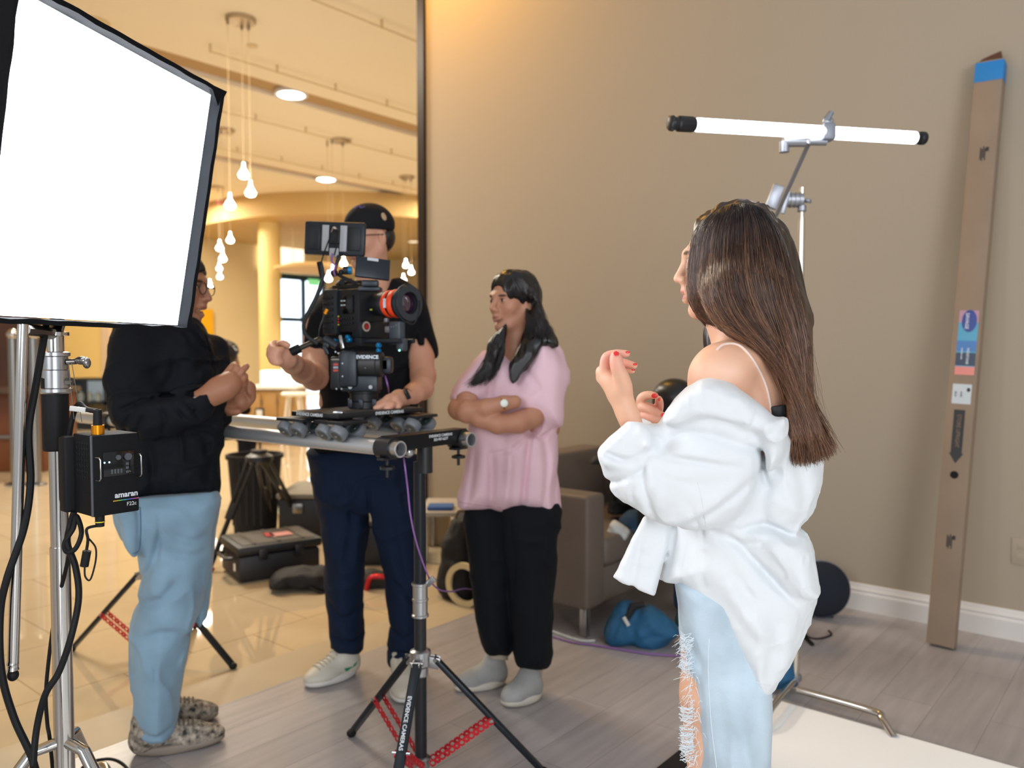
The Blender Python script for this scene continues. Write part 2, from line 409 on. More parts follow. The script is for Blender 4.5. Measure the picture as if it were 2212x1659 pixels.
M_wood = floor_mat('grey_wood_planks', 'a09b9b', 'ada7a7', '898485', 1.25, .185, .37, .3, True, .0016)
M_tile = floor_mat('beige_tiles', 'c6b496', 'cbb99b', 'a8967a', .6, .6, .5, .035, False, .004)
M_strip = mat('pale_stone', 'bcab8e', .5, var=.04, spec=.25)
M_wall = mat('taupe_paint', 'aa9d8a', .75, bump=.12, bscale=260)
M_ceil = mat('cream_ceiling_paint', 'efe3cc', .8)
M_cream = mat('cream_wall_paint', 'e4d0a2', .7)
M_white = mat('white_gloss_paint', 'dddad6', .35)
M_blk = mat('black_plastic', '14161a', .42); M_blkm = mat('black_metal', '1a1c20', .35, metal=.6)
M_chrome = mat('chrome', 'c4c2be', .14, metal=1); M_alu = mat('satin_aluminium', 'b4b6b8', .3, metal=1); M_steel = mat('brushed_steel', '8d8a86', .28, metal=1)
M_gl = mat('glowing_glass', 'fff6ea', .3, emit=26)
slab('floor_studio', -7, 2.74, -4, 4.31, -.05, 0, M_wood)
slab('floor_lobby', 3.0, 26, -9, 34, -.05, 0, M_tile); slab('floor_border', 2.74, 3.0, -9, 4.5, -.05, 0.0, M_strip)
slab('floor_lobby_near', 2.74, 3.0, 4.5, 34, -.05, 0.0, M_tile)
slab('wall_studio', -7, 4.44, 4.295, 4.5, 0, 4.8, M_wall)
M_trimd = mat('dark_bronze_trim', '2a1c10', .4, metal=.3)
slab('trim_1', 4.4, 4.47, 4.268, 4.52, 0, 4.8, M_trimd)
b = MB()
prof = [(0, 0), (.018, 0), (.018, .085), (.013, .097), (.015, .106), (.008, .118), (.004, .135), (0, .137)]
pts = [W(-7, 4.295-d, z) for d, z in prof]; b.prism(pts, W(4.39, 0)-W(-7, 0)); tag(b.build('baseboard_studio', M_white, smooth=0), kind='structure')
# lobby ceiling with two long slots
C0, C1 = -9, 34
b = MB()
for w0, w1 in ((2.0, 9.18), (9.68, 13.3), (13.66, 26)): slab('', w0, w1, C0, C1, 4.8, 4.86, M_ceil, mb=b)
for w0, w1 in ((9.18, 9.68), (13.3, 13.66)):
    slab('', w0, w1, C0, C1, 4.87, 4.9, M_ceil, mb=b)
tag(b.build('ceiling', M_ceil, smooth=0), kind='structure')
for k, (w0, w1) in enumerate(((9.18, 9.68), (13.3, 13.66))): slab('trim_%d' % (7+k), w0, w1, C0, C1, 4.862, 4.869, mat('slot_tan', 'b39468', .8))  # tan strip closing each slot, darker than the ceiling
slab('wall_lobby_back', 20, 20.2, -9, 34, 0, 4.8, M_cream); slab('wall_lobby_end', 3, 20, 26, 26.2, 0, 4.8, M_cream)
c = P(790, 760, 22.0); tag(MB().lathe([(4.3, 0), (4.3, .5)], (c.x, c.y, 4.3), n=96).build('ceiling_drop', mat('shaded_soffit_cream', 'c9a970', .8)), kind='structure')  # cream darkened to tan: shade on the drop's side is in the colour
# column
c = P(585, 760, 18.9); o = thing('round_column', 'pale yellow round column standing in the lobby behind the camera operator', 'column', (c.x, c.y, 0))
MB().lathe([(.25, 0), (.25, 4.32)], (c.x, c.y, 0), n=40).build('shaft', mat('pale_yellow_paint', 'e8d08c', .55), o)
MB().lathe([(.26, 0), (.26, .12), (.24, .13)], (c.x, c.y, 0), n=40).build('base_ring', M_cream, o)
# recessed slot lamps
for i, (px, py, w, sz) in enumerate(((629, 218, 9.43, .34), (704, 392, 13.48, .3))):
    q = WP(px, py, w); w_, s_ = ws(q); k = thing('recessed_ceiling_lamp', ['bright warm lamp glowing in the nearer ceiling slot', 'bright warm lamp glowing in the farther ceiling slot'][i], 'ceiling lamp', W(w, s_, 4.86))
    mb = MB(); mb.M = Matrix.Translation(W(w, s_, 4.8)) @ Matrix.Rotation(math.atan2(.7692, .6391), 4, 'Z'); mb.lathe([(.19, 0), (.22, .0), (.22, .05), (.19, .06)], n=24); mb.build('lamp_housing', M_white, k)
    mb = MB(); mb.M = Matrix.Translation(W(w, s_, 4.8)); mb.lathe([(.001, -.03), (.12, -.018), (.188, .004)], n=24, caps=False); mb.build('lens', M_gl, k)
for i, (px, py) in enumerate(((459, 453), (893, 554))):
    q = ray(px, py); k_ = (4.79-EYE)/q.z if i == 0 else (4.79-EYE)/q.z; c = Vector((q.x*k_, q.y*k_, 4.79))
    if i: c = P(893, 554, 22); c.z = 4.29
    k = thing('downlight', ['small round warm downlight in the ceiling just right of the softbox edge', 'small round warm downlight in the dropped ceiling right of the cap'][i], 'downlight', c)
    MB().lathe([(.12, 0), (.17, -.012), (.17, .012), (.12, .012)], c, n=24).build('ring', M_white, k)
    MB().lathe([(.001, -.006), (.12, -.004)], c, n=24, caps=False).build('lens', M_gl if i == 0 else mat('dim_lens', 'ffe9c4', .4, emit=1.6), k)
# suspension pipes under the ceiling
M_pipe = mat('cream_painted_metal', 'cdb68c', .5)
for i, (w, s0, lab) in enumerate(((6.57, 4.88, 'nearest, running into the wall corner at top'), (8.58, 4.97, 'just in front of the wide slot'), (10.58, 4.2, 'just behind the wide slot'), (12.5, 4.2, 'just in front of the narrow far slot'))):
    o = thing('ceiling_pipe', 'thin cream rod hung from the lobby ceiling, '+lab, 'ceiling rod', W(w, s0, 4.8), 'rods hung under the lobby ceiling')
    MB().tube([W(w, s0, 4.72), W(w, 22, 4.72)], .009, 8).build('rod', M_pipe, o)
    for k in range(12): MB().cyl(W(w, s0+.012+k*.88, 4.71), W(w, s0+.012+k*.88, 4.8), .014, n=8).build('hanger', M_pipe, o)
# pendant clusters
M_can = mat('brushed_canopy', 'b9a68a', .35, metal=.7)
def bulb(name, c, parent, m):
    MB().lathe([(.01, .12), (.014, .065), (.036, .028), (.056, -.008), (.043, -.038), (.01, -.05)], c, n=16).build(name, m, parent)
def cluster(cx, cy, bulbs, lab, Y=None, r=.155):
    q = ray(cx, cy); k = (4.79-EYE)/q.z; c = Vector((q.x*k, q.y*k, 4.8)); d = c.y
    o = thing('pendant_cluster', lab, 'pendant lamp', c, 'pendant clusters in the lobby')
    MB().lathe([(r, 0), (r, -.03), (r*.93, -.045), (.02, -.05)], c, n=28).build('canopy', M_can, o)
    for i, (bx, by) in enumerate(bulbs):
        t = P(bx, by, d); a = 2*pi*i/3+.5; t.y = d+.1*sin(a)
        MB().cyl((t.x, t.y, 4.7), (t.x, t.y, 4.8), .014, n=8).build('cord_grip', M_steel, o)
        MB().cyl((t.x, t.y, t.z+.12), (t.x, t.y, 4.7), .0035, n=5).build('cord', M_pipe, o)
        bulb('glass_bulb', t, o, M_gl)
cluster(520, 42, ((523, 374), (538, 413), (504, 446)), 'large nearest pendant cluster with three teardrop bulbs right of the softbox')
cluster(485, 281, ((495, 517), (472, 534), (486, 560)), 'pendant cluster with canopy just right of the softbox, below the nearest one')
cluster(467, 404, ((472, 579), (473, 597), (457, 617)), 'farthest pendant cluster beside the softbox, bulbs beside the bearded glasses wearer'.replace('bearded glasses wearer', 'man in glasses'))
cluster(879, 382, ((876, 572), (888, 587), (873, 606)), 'pendant cluster with bulbs between the cap and the taupe wall')
cluster(735, 303, ((741, 568), (708, 601), (722, 590)), 'pendant cluster whose bulbs show below the camera monitor')
# more lobby lamps left of the frame, seen mirrored in the floor
for n, (bx, by, Y) in enumerate(((196, 47, 0), (545, 98, 0))):
    q = ray(bx, by); k = (4.8-EYE)/q.z; c = Vector((q.x*k, q.y*k, 4.795)); R = (.19, .06)[n]
    tag(MB().lathe([(R, .004), (R, -.008), (R*.85, -.014), (R*.3, -.014)], c, n=28).build('ceiling_speaker' if n == 0 else 'smoke_sensor', mat('cream_plastic', 'd9c296', .6)), ['flat round ceiling speaker above the softbox', 'tiny round sensor on the ceiling right of the nearest pendant'][n], ['speaker', 'sensor'][n])
c = P(482, 438, 17.5); tag(MB().box(c, (.3, .06, .1), bev=.01).build('exit_light', mat('red_sign', 'c4503a', .5), smooth=0), 'small red box sign under the lobby ceiling beside the bulbs', 'sign')
tag(MB().cyl((c.x, c.y, c.z+.05), (c.x, c.y, 4.8), .012).build('sign_rod', M_pipe), 'thin rod holding the small red sign', 'rod')
# dish ceiling feature
c = P(690, 582, 18.5)
o = thing('ceiling_dish', 'wide cream dish hanging under the far lobby ceiling behind the monitor', 'ceiling feature', c)
MB().lathe([(1.0, -.02), (1.0, .02), (.7, .1), (.2, .14)], c, n=48).build('dish', mat('dish_paint', 'd9b77c', .7), o)
for dx in (-.6, .6): MB().cyl((c.x+dx, c.y, c.z+.1), (c.x+dx, c.y, 4.32), .01, n=6).build('hanger', M_pipe, o)
# far windows
M_day = mat('daylight_pane', 'dceeff', .3, emit=3.2); M_teal = mat('dark_teal_frame', '1f3a48', .4)
def panel(px0, py0, px1, py1, w, th, m, name, parent, kind=None, bev=0):
    a = WP(px0, py1, w); c = WP(px1, py0, w); w_, s0 = ws(a); w_, s1 = ws(c)
    mb = MB(); slab('', w, w+th, s0, s1, a.z, c.z, m, mb=mb); o = mb.build(name, m, parent, smooth=0, bev=bev)
    if kind: o['kind'] = kind
    return o
wn = panel(603, 600, 700, 880, 19.95, .03, M_day, 'window_1', None, 'structure')
for x0, y0, x1, y1 in ((600, 598, 704, 602), (602, 596, 605, 884), (655, 600, 660, 884), (606, 688, 700, 694), (699, 596, 703, 884), (600, 876, 704, 884)):
    panel(x0, y0, x1, y1, 19.88, .08, M_teal, 'window_frame', wn)
w2 = panel(860, 820, 912, 880, 19.95, .03, M_day, 'window_2', None, 'structure'); panel(858, 815, 914, 822, 19.88, .08, M_teal, 'window_frame', w2)
w3 = panel(560, 535, 656, 578, 19.9, .03, mat('lit_panel', 'fff6e0', .5, emit=1.3), 'emissive_panel', None, 'structure')  # emissive panel for the white area high on the far wall
panel(437, 668, 461, 760, 19.85, .05, mat('yellow_panel', 'f0b20a', .5), 'wall_panel', None); o = bpy.data.objects['wall_panel']; tag(o, 'narrow bright yellow panel on the far lobby wall beside the softbox', 'panel')
panel(668, 604, 690, 616, 19.8, .06, mat('green_glow', '7fd08a', .5, emit=.9), 'exit_sign', None); tag(bpy.data.objects['exit_sign'], 'small green lit sign at the top of the far window', 'sign')
# ---------------------------------------------------------------- lobby furniture far behind
M_oak = mat('light_oak', 'b98f52', .5, var=.1, vscale=3); M_brown = mat('brown_wood', '6a3a1c', .35, var=.15, vscale=3); M_wht = mat('white_laminate', 'f4f0e6', .3)
M_shine = mat('lit_showcase', 'fff4dc', .4, emit=2.0)
def bx(px0, py0, px1, Y, h, dep, base=None):
    """box standing at distance Y: left/right pixel columns, top z"""
    a = P(px0, 760, Y); c = P(px1, 760, Y); return a.x, c.x, Y, Y+dep
t = thing('service_counter', 'long oak service counter with glowing white top in the far lobby', 'counter', P(580, 760, 11.5).xy.to_3d())
a = P(528, 760, 11.5); c = P(632, 760, 11.5); zt = P(580, 838, 11.5).z
MB().box(((a.x+c.x)/2, 11.9, zt/2-.02), (c.x-a.x, .7, zt-.04), bev=.01).build('body', M_oak, t)
MB().box(((a.x+c.x)/2, 11.9, zt), (c.x-a.x+.1, .8, .05), bev=.01).build('worktop', M_wht, t)
MB().box(((a.x+c.x)/2, 11.95, zt+.14), (c.x-a.x-.25, .3, .2), bev=.02).build('lit_case', M_shine, t)
for k in range(3):
    q = a.x+(c.x-a.x)*(k+.5)/3
    d = MB().box((q, 11.53, zt*.55), ((c.x-a.x)/3-.03, .03, zt*.7), bev=.004).build('door', M_oak, t); MB().box((q+.12, 11.5, zt*.75), (.01, .02, .08)).build('handle', M_steel, d)
t = thing('black_speaker_box', 'small black box standing on the floor beyond the rails', 'box', P(561, 760, 9.0).xy.to_3d())
# white chairs and tables reflected in the floor
def stool(px, Y, lab, grp, first=[None]):
    p = P(px, 760, Y); p.z = 0
    if first[0] is None:
        o = thing('bar_stool', lab, 'stool', p, grp); first[0] = o
        MB().lathe([(.02, .7), (.17, .71), (.18, .74), (.15, .76), (.02, .765)], p, n=20).build('seat', M_wht, o)
        for k in range(4):
            a = pi/4+k*pi/2; MB().tube([p+Vector((.1*cos(a), .1*sin(a), .7)), p+Vector((.2*cos(a), .2*sin(a), 0))], .014, 8).build('leg', M_wht, o)
        MB().tube([p+Vector((.17*cos(k*pi/8), .17*sin(k*pi/8), .25)) for k in range(16)], .008, 6, closed=True).build('footrest', M_steel, o)
        return o
    return dup(first[0], p, lab)
bpy.data.objects.remove(t)
for px, Y, lab in ((634, 11.3, 'white stool left of the camera operator, nearest the oak counter'), (652, 11.6, 'white stool against the far window, second from the oak counter'), (672, 12.0, 'white stool half hidden behind the operator, farthest right')):
    stool(px, Y, lab, 'white stools by the lobby window')
t = thing('white_table', 'white topped table by the bright far window behind the operator', 'table', P(655, 760, 13).xy.to_3d())
p = P(658, 850, 13); MB().box((p.x, 13, p.z), (1.0, .6, .04), bev=.01).build('tabletop', M_wht, t)
for dx in (-.42, .42):
    for dy in (-.24, .24): MB().cyl((p.x+dx, 13+dy, 0), (p.x+dx, 13+dy, p.z), .02, n=10).build('leg', M_wht, t)
# small black sign frame on counter
p = P(561, 895, 8.0); t = thing('display_stand', 'small black framed stand seen above the far end of the rails', 'stand', (p.x, p.y, 0))
MB().cyl((p.x, p.y, 0.02), (p.x, p.y, p.z-.06), .012).build('pole', M_blk, t); MB().box((p.x, p.y, p.z), (.09, .02, .13), bev=.006).build('frame', M_blk, t)
MB().lathe([(.12, 0), (.12, .015), (.02, .03)], (p.x, p.y, 0)).build('base', M_blk, t); MB().box((p.x, p.y-.012, p.z), (.06, .004, .09)).build('card', M_wht, t)
# display cabinet at left
c0 = P(133, 760, 13.6); c1 = P(220, 760, 13.6); zt = P(170, 818, 13.6).z
t = thing('display_cabinet', 'dark framed glass display cabinet with lit shelf by the far left wall', 'cabinet', (c0.x, 13.6, 0)); cx = (c0.x+c1.x)/2; wd = c1.x-c0.x
MB().box((cx, 14.0, zt-.02), (wd, .6, .04)).build('cabinet_top', M_blk, t); MB().box((cx, 14.0, .06), (wd, .6, .12)).build('plinth', M_blk, t); MB().box((cx, 14.0, zt*.52), (wd, .6, .05)).build('shelf', M_blk, t)
for x_ in (c0.x+.02, c1.x-.02): MB().box((x_, 14, zt/2), (.04, .6, zt)).build('side_panel', M_blk, t)
MB().box((cx, 13.72, zt/2), (.03, .03, zt)).build('mullion', M_blk, t)
MB().box((cx, 14.25, zt*.75), (wd-.1, .04, zt*.4)).build('lit_back', mat('case_back', 'a8b4b8', .3, emit=.5), t); MB().box((cx, 14.25, zt*.28), (wd-.1, .04, zt*.4)).build('back_panel', M_cream, t)
for k in range(4): MB().lathe([(.05, 0), (.06, .1), (.02, .16)], (c0.x+.12+k*wd/4.4, 13.95, zt*.545), n=14).build('display_item', mat('pale_ceramic', 'd6e2e0', .3), t)
# door frame strip
for k, (x0, x1) in enumerate(((222, 240), (131, 137))):
    p = P((x0+x1)/2, 760, 15.0); o = MB().box((p.x, 15.0, 1.6), ((x1-x0)/FPX*15, .12, 3.2), bev=.01).build('trim_%d' % (k+2), mat('pinkish_frame', 'd9bc98', .5), smooth=0); o['kind'] = 'structure'
p = P(180, 760, 15.2); tag(MB().box((p.x-.4, 15.4, 1.6), (3.0, .1, 3.2)).build('wall_alcove', mat('warm_yellow_wall', 'efd083', .6), smooth=0), kind='structure')
# brown reception desk far left
p0 = P(-60, 760, 8.8); p1 = P(84, 760, 8.8); zt = P(40, 850, 8.8).z; cx = (p0.x+p1.x)/2
t = thing('reception_desk', 'brown wooden reception desk at the left edge behind the light stand', 'desk', (cx, 8.8, 0))
MB().box((cx, 9.2, zt/2), (p1.x-p0.x, .7, zt), bev=.02).build('body', M_brown, t); MB().box((cx, 9.15, zt+.02), (p1.x-p0.x+.08, .86, .05), bev=.01).build('worktop', mat('dark_stone', '4a3a30', .2), t)
MB().box((cx, 8.84, zt*.45), (p1.x-p0.x-.1, .03, .03)).build('groove', M_steel, t)
pw = P(20, 760, 10.6); tag(MB().box((pw.x-.5, 10.6, 1.5), (1.8, .1, 3.0)).build('wall_panelling', mat('dark_brown_panel', '4a2c1c', .4, var=.2, vscale=2), smooth=0), kind='structure')
for k, (px, lab) in enumerate(((28, 'chrome post beside the reception desk, nearer the left edge'), (72, 'chrome post beside the reception desk, nearer the light stand'))):
    p = P(px, 760, 8.0); t = thing('queue_post', lab, 'post', (p.x, p.y, 0), 'chrome posts by the reception desk')
    MB().cyl((p.x, p.y, .02), (p.x, p.y, 1.45), .045).build('pole', M_steel, t); MB().lathe([(.1, 0), (.1, .015), (.05, .03)], (p.x, p.y, 0)).build('base', M_steel, t)
    MB().ball((p.x, p.y, 1.49), .055, 10).build('finial', M_chrome, t)
# ---------------------------------------------------------------- softbox on its stand (left foreground)
M_fab = mat('black_nylon', '080b10', .85, bump=.3, bscale=400, spec=.2); M_soft = mat('softbox_diffuser', 'f4f8ff', .6, emit=13)
M_rub = mat('black_rubber', '0d0e11', .6, bump=.1, spec=.3); M_gold = mat('gold_connector', 'd88a12', .3, metal=.8); M_txt = mat('white_print', 'd8dde2', .6)
M_pblk = mat('ballast_paint', '090b0f', .7, bump=.3, bscale=500, spec=.25)
sb = thing('softbox', 'large square softbox glowing white with black fabric rim at the left edge', 'softbox', P(118, 700, 1.72))
TL, TR, BR, BL = P(22, -32, 1.50), P(455, 205, 2.04), P(383, 702, 2.02), P(-62, 678, 1.47)
nrm = (TR-TL).cross(BL-TL).normalized()
if nrm.x < 0: nrm = -nrm
MB().prism([TL, TR, BR, BL], nrm*-.006).build('diffuser', M_soft, sb, smooth=0)
def lip(a, b, out):
    """fabric rim strip proud of the diffuser, slightly wavy along its edge"""
    mb = MB(); n = 26; vs = []; fs = []
    for i in range(n+1):
        t = i/n; p = a.lerp(b, t); wv = .0012*sin(9*t*pi*1.3)+.001*sin(31*t)
        for q in (p-nrm*.02+out*.004, p+nrm*(.03)+out*(.007+wv*.5), p+nrm*.028-out*(.003-wv), p-nrm*.02-out*.003): vs.append(q)
    for i in range(n):
        for k in range(4): fs.append((i*4+k, i*4+(k+1) % 4, i*4+4+(k+1) % 4, i*4+4+k))
    fs += [(0, 1, 2, 3), (n*4+3, n*4+2, n*4+1, n*4)]; return mb.add(vs, fs)
up = (TL-BL).normalized(); al = (TR-TL).normalized()
for a, b, o_ in ((TL, TR, up), (TR, BR, al), (BR, BL, -up), (BL, TL, -al)): lip(a+o_*.006-(b-a).normalized()*.01, b+o_*.006+(b-a).normalized()*.01, o_).build('fabric_rim', M_fab, sb)
MB().prism([TR+nrm*.03-al*.04+up*.012, TR+nrm*.03+al*.022+up*.016, TR+nrm*.02+al*.01-up*.03], -nrm*.01).build('corner_flap', M_fab, sb, smooth=0)
ctr = (TL+TR+BR+BL)/4; mb = MB(); k0 = [TL, TR, BR, BL]; k1 = [ctr+(q-ctr)*.62-nrm*.16 for q in k0]
mb.add(k0+k1, [(0, 1, 5, 4), (1, 2, 6, 5), (2, 3, 7, 6), (3, 0, 4, 7), (4, 5, 6, 7)]).build('fabric_shell', M_fab, sb, smooth=0)
MB().cyl(ctr-nrm*.16, ctr-nrm*.2, .09, .07).build('speed_ring', M_blkm, sb)
# stand
px = P(120, 760, 1.68); sx, sy = px.x, px.y
def Z(py, Y=1.68): return P(120, py, Y).z
st = thing('light_stand', 'tall chrome light stand holding up the glowing softbox at left', 'light stand', (sx, sy, 0))
MB().cyl((sx, sy, .04), (sx, sy, Z(1180)), .0195).cyl((sx, sy, Z(1180)), (sx, sy, Z(960)), .0175).build('pole', M_chrome, st)
MB().lathe([(.0235, 0), (.0255, .005), (.0255, .15), (.0235, .155)], (sx-.003, sy, Z(973))).build('rubber_sleeve', M_rub, st)
MB().lathe([(.027, 0), (.03, .003), (.03, .01), (.026, .012), (.026, .048), (.024, .05), (.024, .076), (.028, .078), (.028, .085), (.022, .087)], (sx-.001, sy, Z(850))).build('collar', M_alu, st)
MB().cyl((sx, sy, Z(765)), (sx, sy, Z(716)), .016).lathe([(.016, 0), (.026, .002), (.026, .009), (.016, .011)], (sx, sy, Z(727))).build('riser', M_chrome, st)
mb = MB().cyl((sx+.024, sy, Z(782)), (sx+.042, sy, Z(781)), .006); mb.ball((sx+.054, sy, Z(779)), (.015, .01, .009), 10); mb.ball((sx+.064, sy, Z(784)), (.008, .009, .012), 10); mb.build('tightening_knob', M_steel, st)
MB().cyl((sx+.022, sy-.004, Z(824)), (sx+.036, sy-.004, Z(824)), .008, n=6).cyl((sx+.034, sy-.004, Z(824)), (sx+.037, sy-.004, Z(824)), .006).build('bolt', M_steel, st)
MB().tube([(sx, sy, Z(720)), (sx-.01, sy+.03, Z(700)), ctr-nrm*.2], .014, 12).build('bracket', M_blkm, st)
mb = MB().tube([P(50, 700, 1.55), P(28, 1440, 1.55)], .0102, 16); mb.lathe([(.011, 0), (.009, .008), (.011, .012), (.0095, .02)], P(28, 1447, 1.55)); mb.build('grip_arm', M_chrome, st)
MB().ball(P(28, 1458, 1.55), (.0105, .0105, .012), 10).build('rubber_tip', M_rub, st)
MB().tube([P(52, 712, 1.55), P(80, 715, 1.6), P(118, 722, 1.68)], .012, 10).build('grip_head', M_steel, st)
for a in (100, 215, 335):
    d = Vector((cos(radians(a)), sin(radians(a)), 0)); b = Vector((sx, sy, 0))
    MB().tube([b+Vector((0, 0, .5)), b+d*.06+Vector((0, 0, .49)), b+d*.42+Vector((0, 0, .03))], .0125, 12).build('leg', M_chrome, st); MB().ball(b+d*.425+Vector((0, 0, .02)), .02, 8).build('rubber_foot', M_rub, st)
# ballast box
bb = thing('control_box', 'black light control box with wire handles and rainbow logo hanging on the stand', 'control box', P(190, 1115, 1.62))
O = P(201, 1118, 1.55); fx = Vector((.78, .62, 0)).normalized(); fy = Vector((-.42, .9, 0)).normalized(); fx = Vector((.63, .776, 0)); fy = Vector((-.776, .63, 0)); H_ = .158
M = Matrix((fx, fy, Vector((0, 0, 1)))).transposed().to_4x4(); M.translation = O
mb = MB(M); mb.box((.045, .04, H_/2), (.09, .084, H_), bev=.003); mb.build('housing', M_pblk, bb)
mb = MB(M); mb.box((-.0005, .0005, H_/2), (.004, .004, H_-.002), bev=.001); mb.build('edge_strip', mat('grey_edge', '5c6068', .4, metal=.5), bb)
mb = MB(M)
for i in range(5):
    for k in range(7):
        mb.box((-.0006, .018+i*.011, .075+k*.011), (.0012, .007, .0022), R=Matrix.Rotation(.7, 3, 'X'))
mb.build('vent_slots', mat('vent_black', '05070a', .8), bb, smooth=0)
mb = MB(M); mb.box((-.002+.02, .098, H_*.48), (.07, .03, H_*.96), bev=.006); mb.build('rear_bracket', M_rub, bb)
for x, y in ((.004, -.0), (.083, 0)):
    mb = MB(M); sgn = -1; mb.tube([(x, 0, .072), (x+.012*.2, -.017, .072), (x+.003, -.021, .076), (x+.003, -.021, .112), (x+.002, -.017, .116), (x, 0, .116)], .0014, 8); mb.build('wire_handle', M_chrome, bb)
mb = MB(M); mb.box((.05, -.0025, .1), (.06, .002, .048), bev=.0008); mb.build('control_screen', mat('screen_glass', '07090d', .12), bb)
mb = MB(M); mb.cyl((.067, -.003, .112), (.067, -.008, .112), .007); mb.build('dial', mat('dial_grey', '4c5056', .5), bb)
mb = MB(M); mb.cyl((.048, -.003, .112), (.048, -.007, .112), .005); mb.build('dial', MATS['dial_grey'], bb)
for k in range(3):
    mb = MB(M); mb.box((.066, -.004, .098-k*.008), (.006, .002, .005), bev=.0008); mb.build('button', MATS['dial_grey'], bb)
for k in range(4):
    mb = MB(M); mb.box((.036+k*.006, -.004, .085), (.004, .002, .009), bev=.0006); mb.build('button', MATS['dial_grey'], bb)
for k in range(2):
    mb = MB(M); mb.ball((.022+k*.009, -.004, .104), .0016, 6); mb.build('indicator_light', mat('cyan_led', '9fe8ff', .4, emit=6), bb)
fm = M @ Matrix(((1, 0, 0, 0), (0, 0, -1, 0), (0, 1, 0, 0), (0, 0, 0, 1)))
T_ = lambda x, z: M @ Matrix.Translation((x, -.0026, z)) @ Matrix.Rotation(pi/2, 4, 'X')
txt('logo_text', 'amaran', T_(.064, .037), .0155, M_txt, bb, .0002, bold=.0004)
for i, cc in enumerate(('e0a030', '7fb84a', '3fa0a8', '3f6fc0', '8a4fb0', 'c04f80')):
    mb = MB(M); mb.box((.042+i*.0085, -.0026, .0265), (.0086, .0006, .0018)); mb.build('rainbow_stripe', mat('stripe_'+cc, cc, .5), bb, smooth=0)
txt('model_text', 'F22c', T_(.074, .017), .0105, M_txt, bb, .0002)
# connector and cables
q = P(193, 948, 1.6)
MB().cyl(M @ Vector((.022, .022, H_)), M @ Vector((.022, .022, H_+.018)), .0118).build('gold_plug', M_gold, bb)
MB().cyl(M @ Vector((.022, .022, H_+.018)), M @ Vector((.022, .022, H_+.048)), .0085, .0075).build('plug_boot', M_rub, bb)
mb = MB(); mb.tube(catmull([M @ Vector((.022, .022, H_+.045)), P(187, 884, 1.62), P(172, 872, 1.64), P(160, 890, 1.66), P(150, 940, 1.66), P(148, 985, 1.68)], 8), .0052, 10); mb.build('coiled_lead', M_rub, bb)
MB().box(P(168, 884, 1.61), (.032, .004, .01), R=Matrix.Rotation(.12, 3, 'Y'), bev=.001).build('cable_label', mat('white_label', 'd6d6d2', .6), bb)
MB().cyl(M @ Vector((.018, .012, 0)), M @ Vector((.018, .012, -.022)), .0088, .008).build('power_plug', M_rub, bb); MB().cyl(M @ Vector((.018, .012, -.0115)), M @ Vector((.018, .012, -.0135)), .0094).build('yellow_band', mat('yellow_tape', 'd8c832', .5), bb)
MB().tube(catmull([M @ Vector((.018, .012, -.02)), P(188, 1142, 1.56), P(190, 1165, 1.56), P(187, 1188, 1.56)], 6), .0028, 8).build('thin_lead', M_rub, bb)
MB().cyl(P(188, 1190, 1.56), P(182, 1223, 1.56), .0078).build('ferrite_bead', M_rub, bb)
MB().tube(catmull([P(183, 1222, 1.56), P(184, 1245, 1.56), P(195, 1252, 1.56), P(206, 1215, 1.57), P(207, 1185, 1.57), P(196, 1168, 1.57), P(190, 1163, 1.56)], 8), .0018, 8).build('thin_lead', M_rub, bb)
# steel safety wires
for x in (0, 7): MB().tube([P(148+x, 785, 1.66), P(160+x*2.4, 905+x, 1.63)], .0008, 5).build('safety_wire', M_steel, bb)
def cable(name, pts, r, m, label, cat='cable', grp=None, n=10, closed=False):
    o = MB().tube(catmull(pts, 8, closed), r, n, closed=closed).build(name, m); return tag(o, label, cat, grp)
cable('power_cable', [P(100, 700, 1.66), P(95, 730, 1.62), P(78, 830, 1.58), P(62, 930, 1.56), P(66, 1040, 1.56), P(52, 1140, 1.55), P(15, 1250, 1.53), P(0, 1330, 1.53), P(3, 1450, 1.53), P(30, 1550, 1.53), P(70, 1640, 1.52), P(84, 1720, 1.5), P(90, 1900, 1.45), G(95, 2220)], .0068, M_rub, 'thick black cable hanging from the softbox past the left side of the stand')
cable('lamp_cable', [P(160, 1105, 1.6), P(150, 1140, 1.6), P(146, 1175, 1.58), P(163, 1225, 1.57), P(170, 1290, 1.56), P(155, 1370, 1.54), P(128, 1450, 1.53), P(98, 1500, 1.52), P(80, 1570, 1.52), P(72, 1650, 1.5), P(70, 1750, 1.47), G(60, 2180)], .0062, M_rub, 'black cable crossing in front of the chrome pole below the control box')
cable('cable_loop', [P(165, 1115, 1.6), P(176, 1150, 1.58), P(163, 1185, 1.57), P(144, 1192, 1.57), P(140, 1172, 1.58), P(158, 1142, 1.59)], .0048, M_rub, 'small black cable loop tied under the control box', closed=True)
cable('floor_lead', [P(150, 1190, 1.62), P(140, 1240, 1.64), P(118, 1330, 1.72), P(100, 1480, 1.72), P(102, 1560, 1.72), P(112, 1640, 1.72), G(140, 2000)], .004, M_rub, 'thin black lead running down behind the chrome pole')
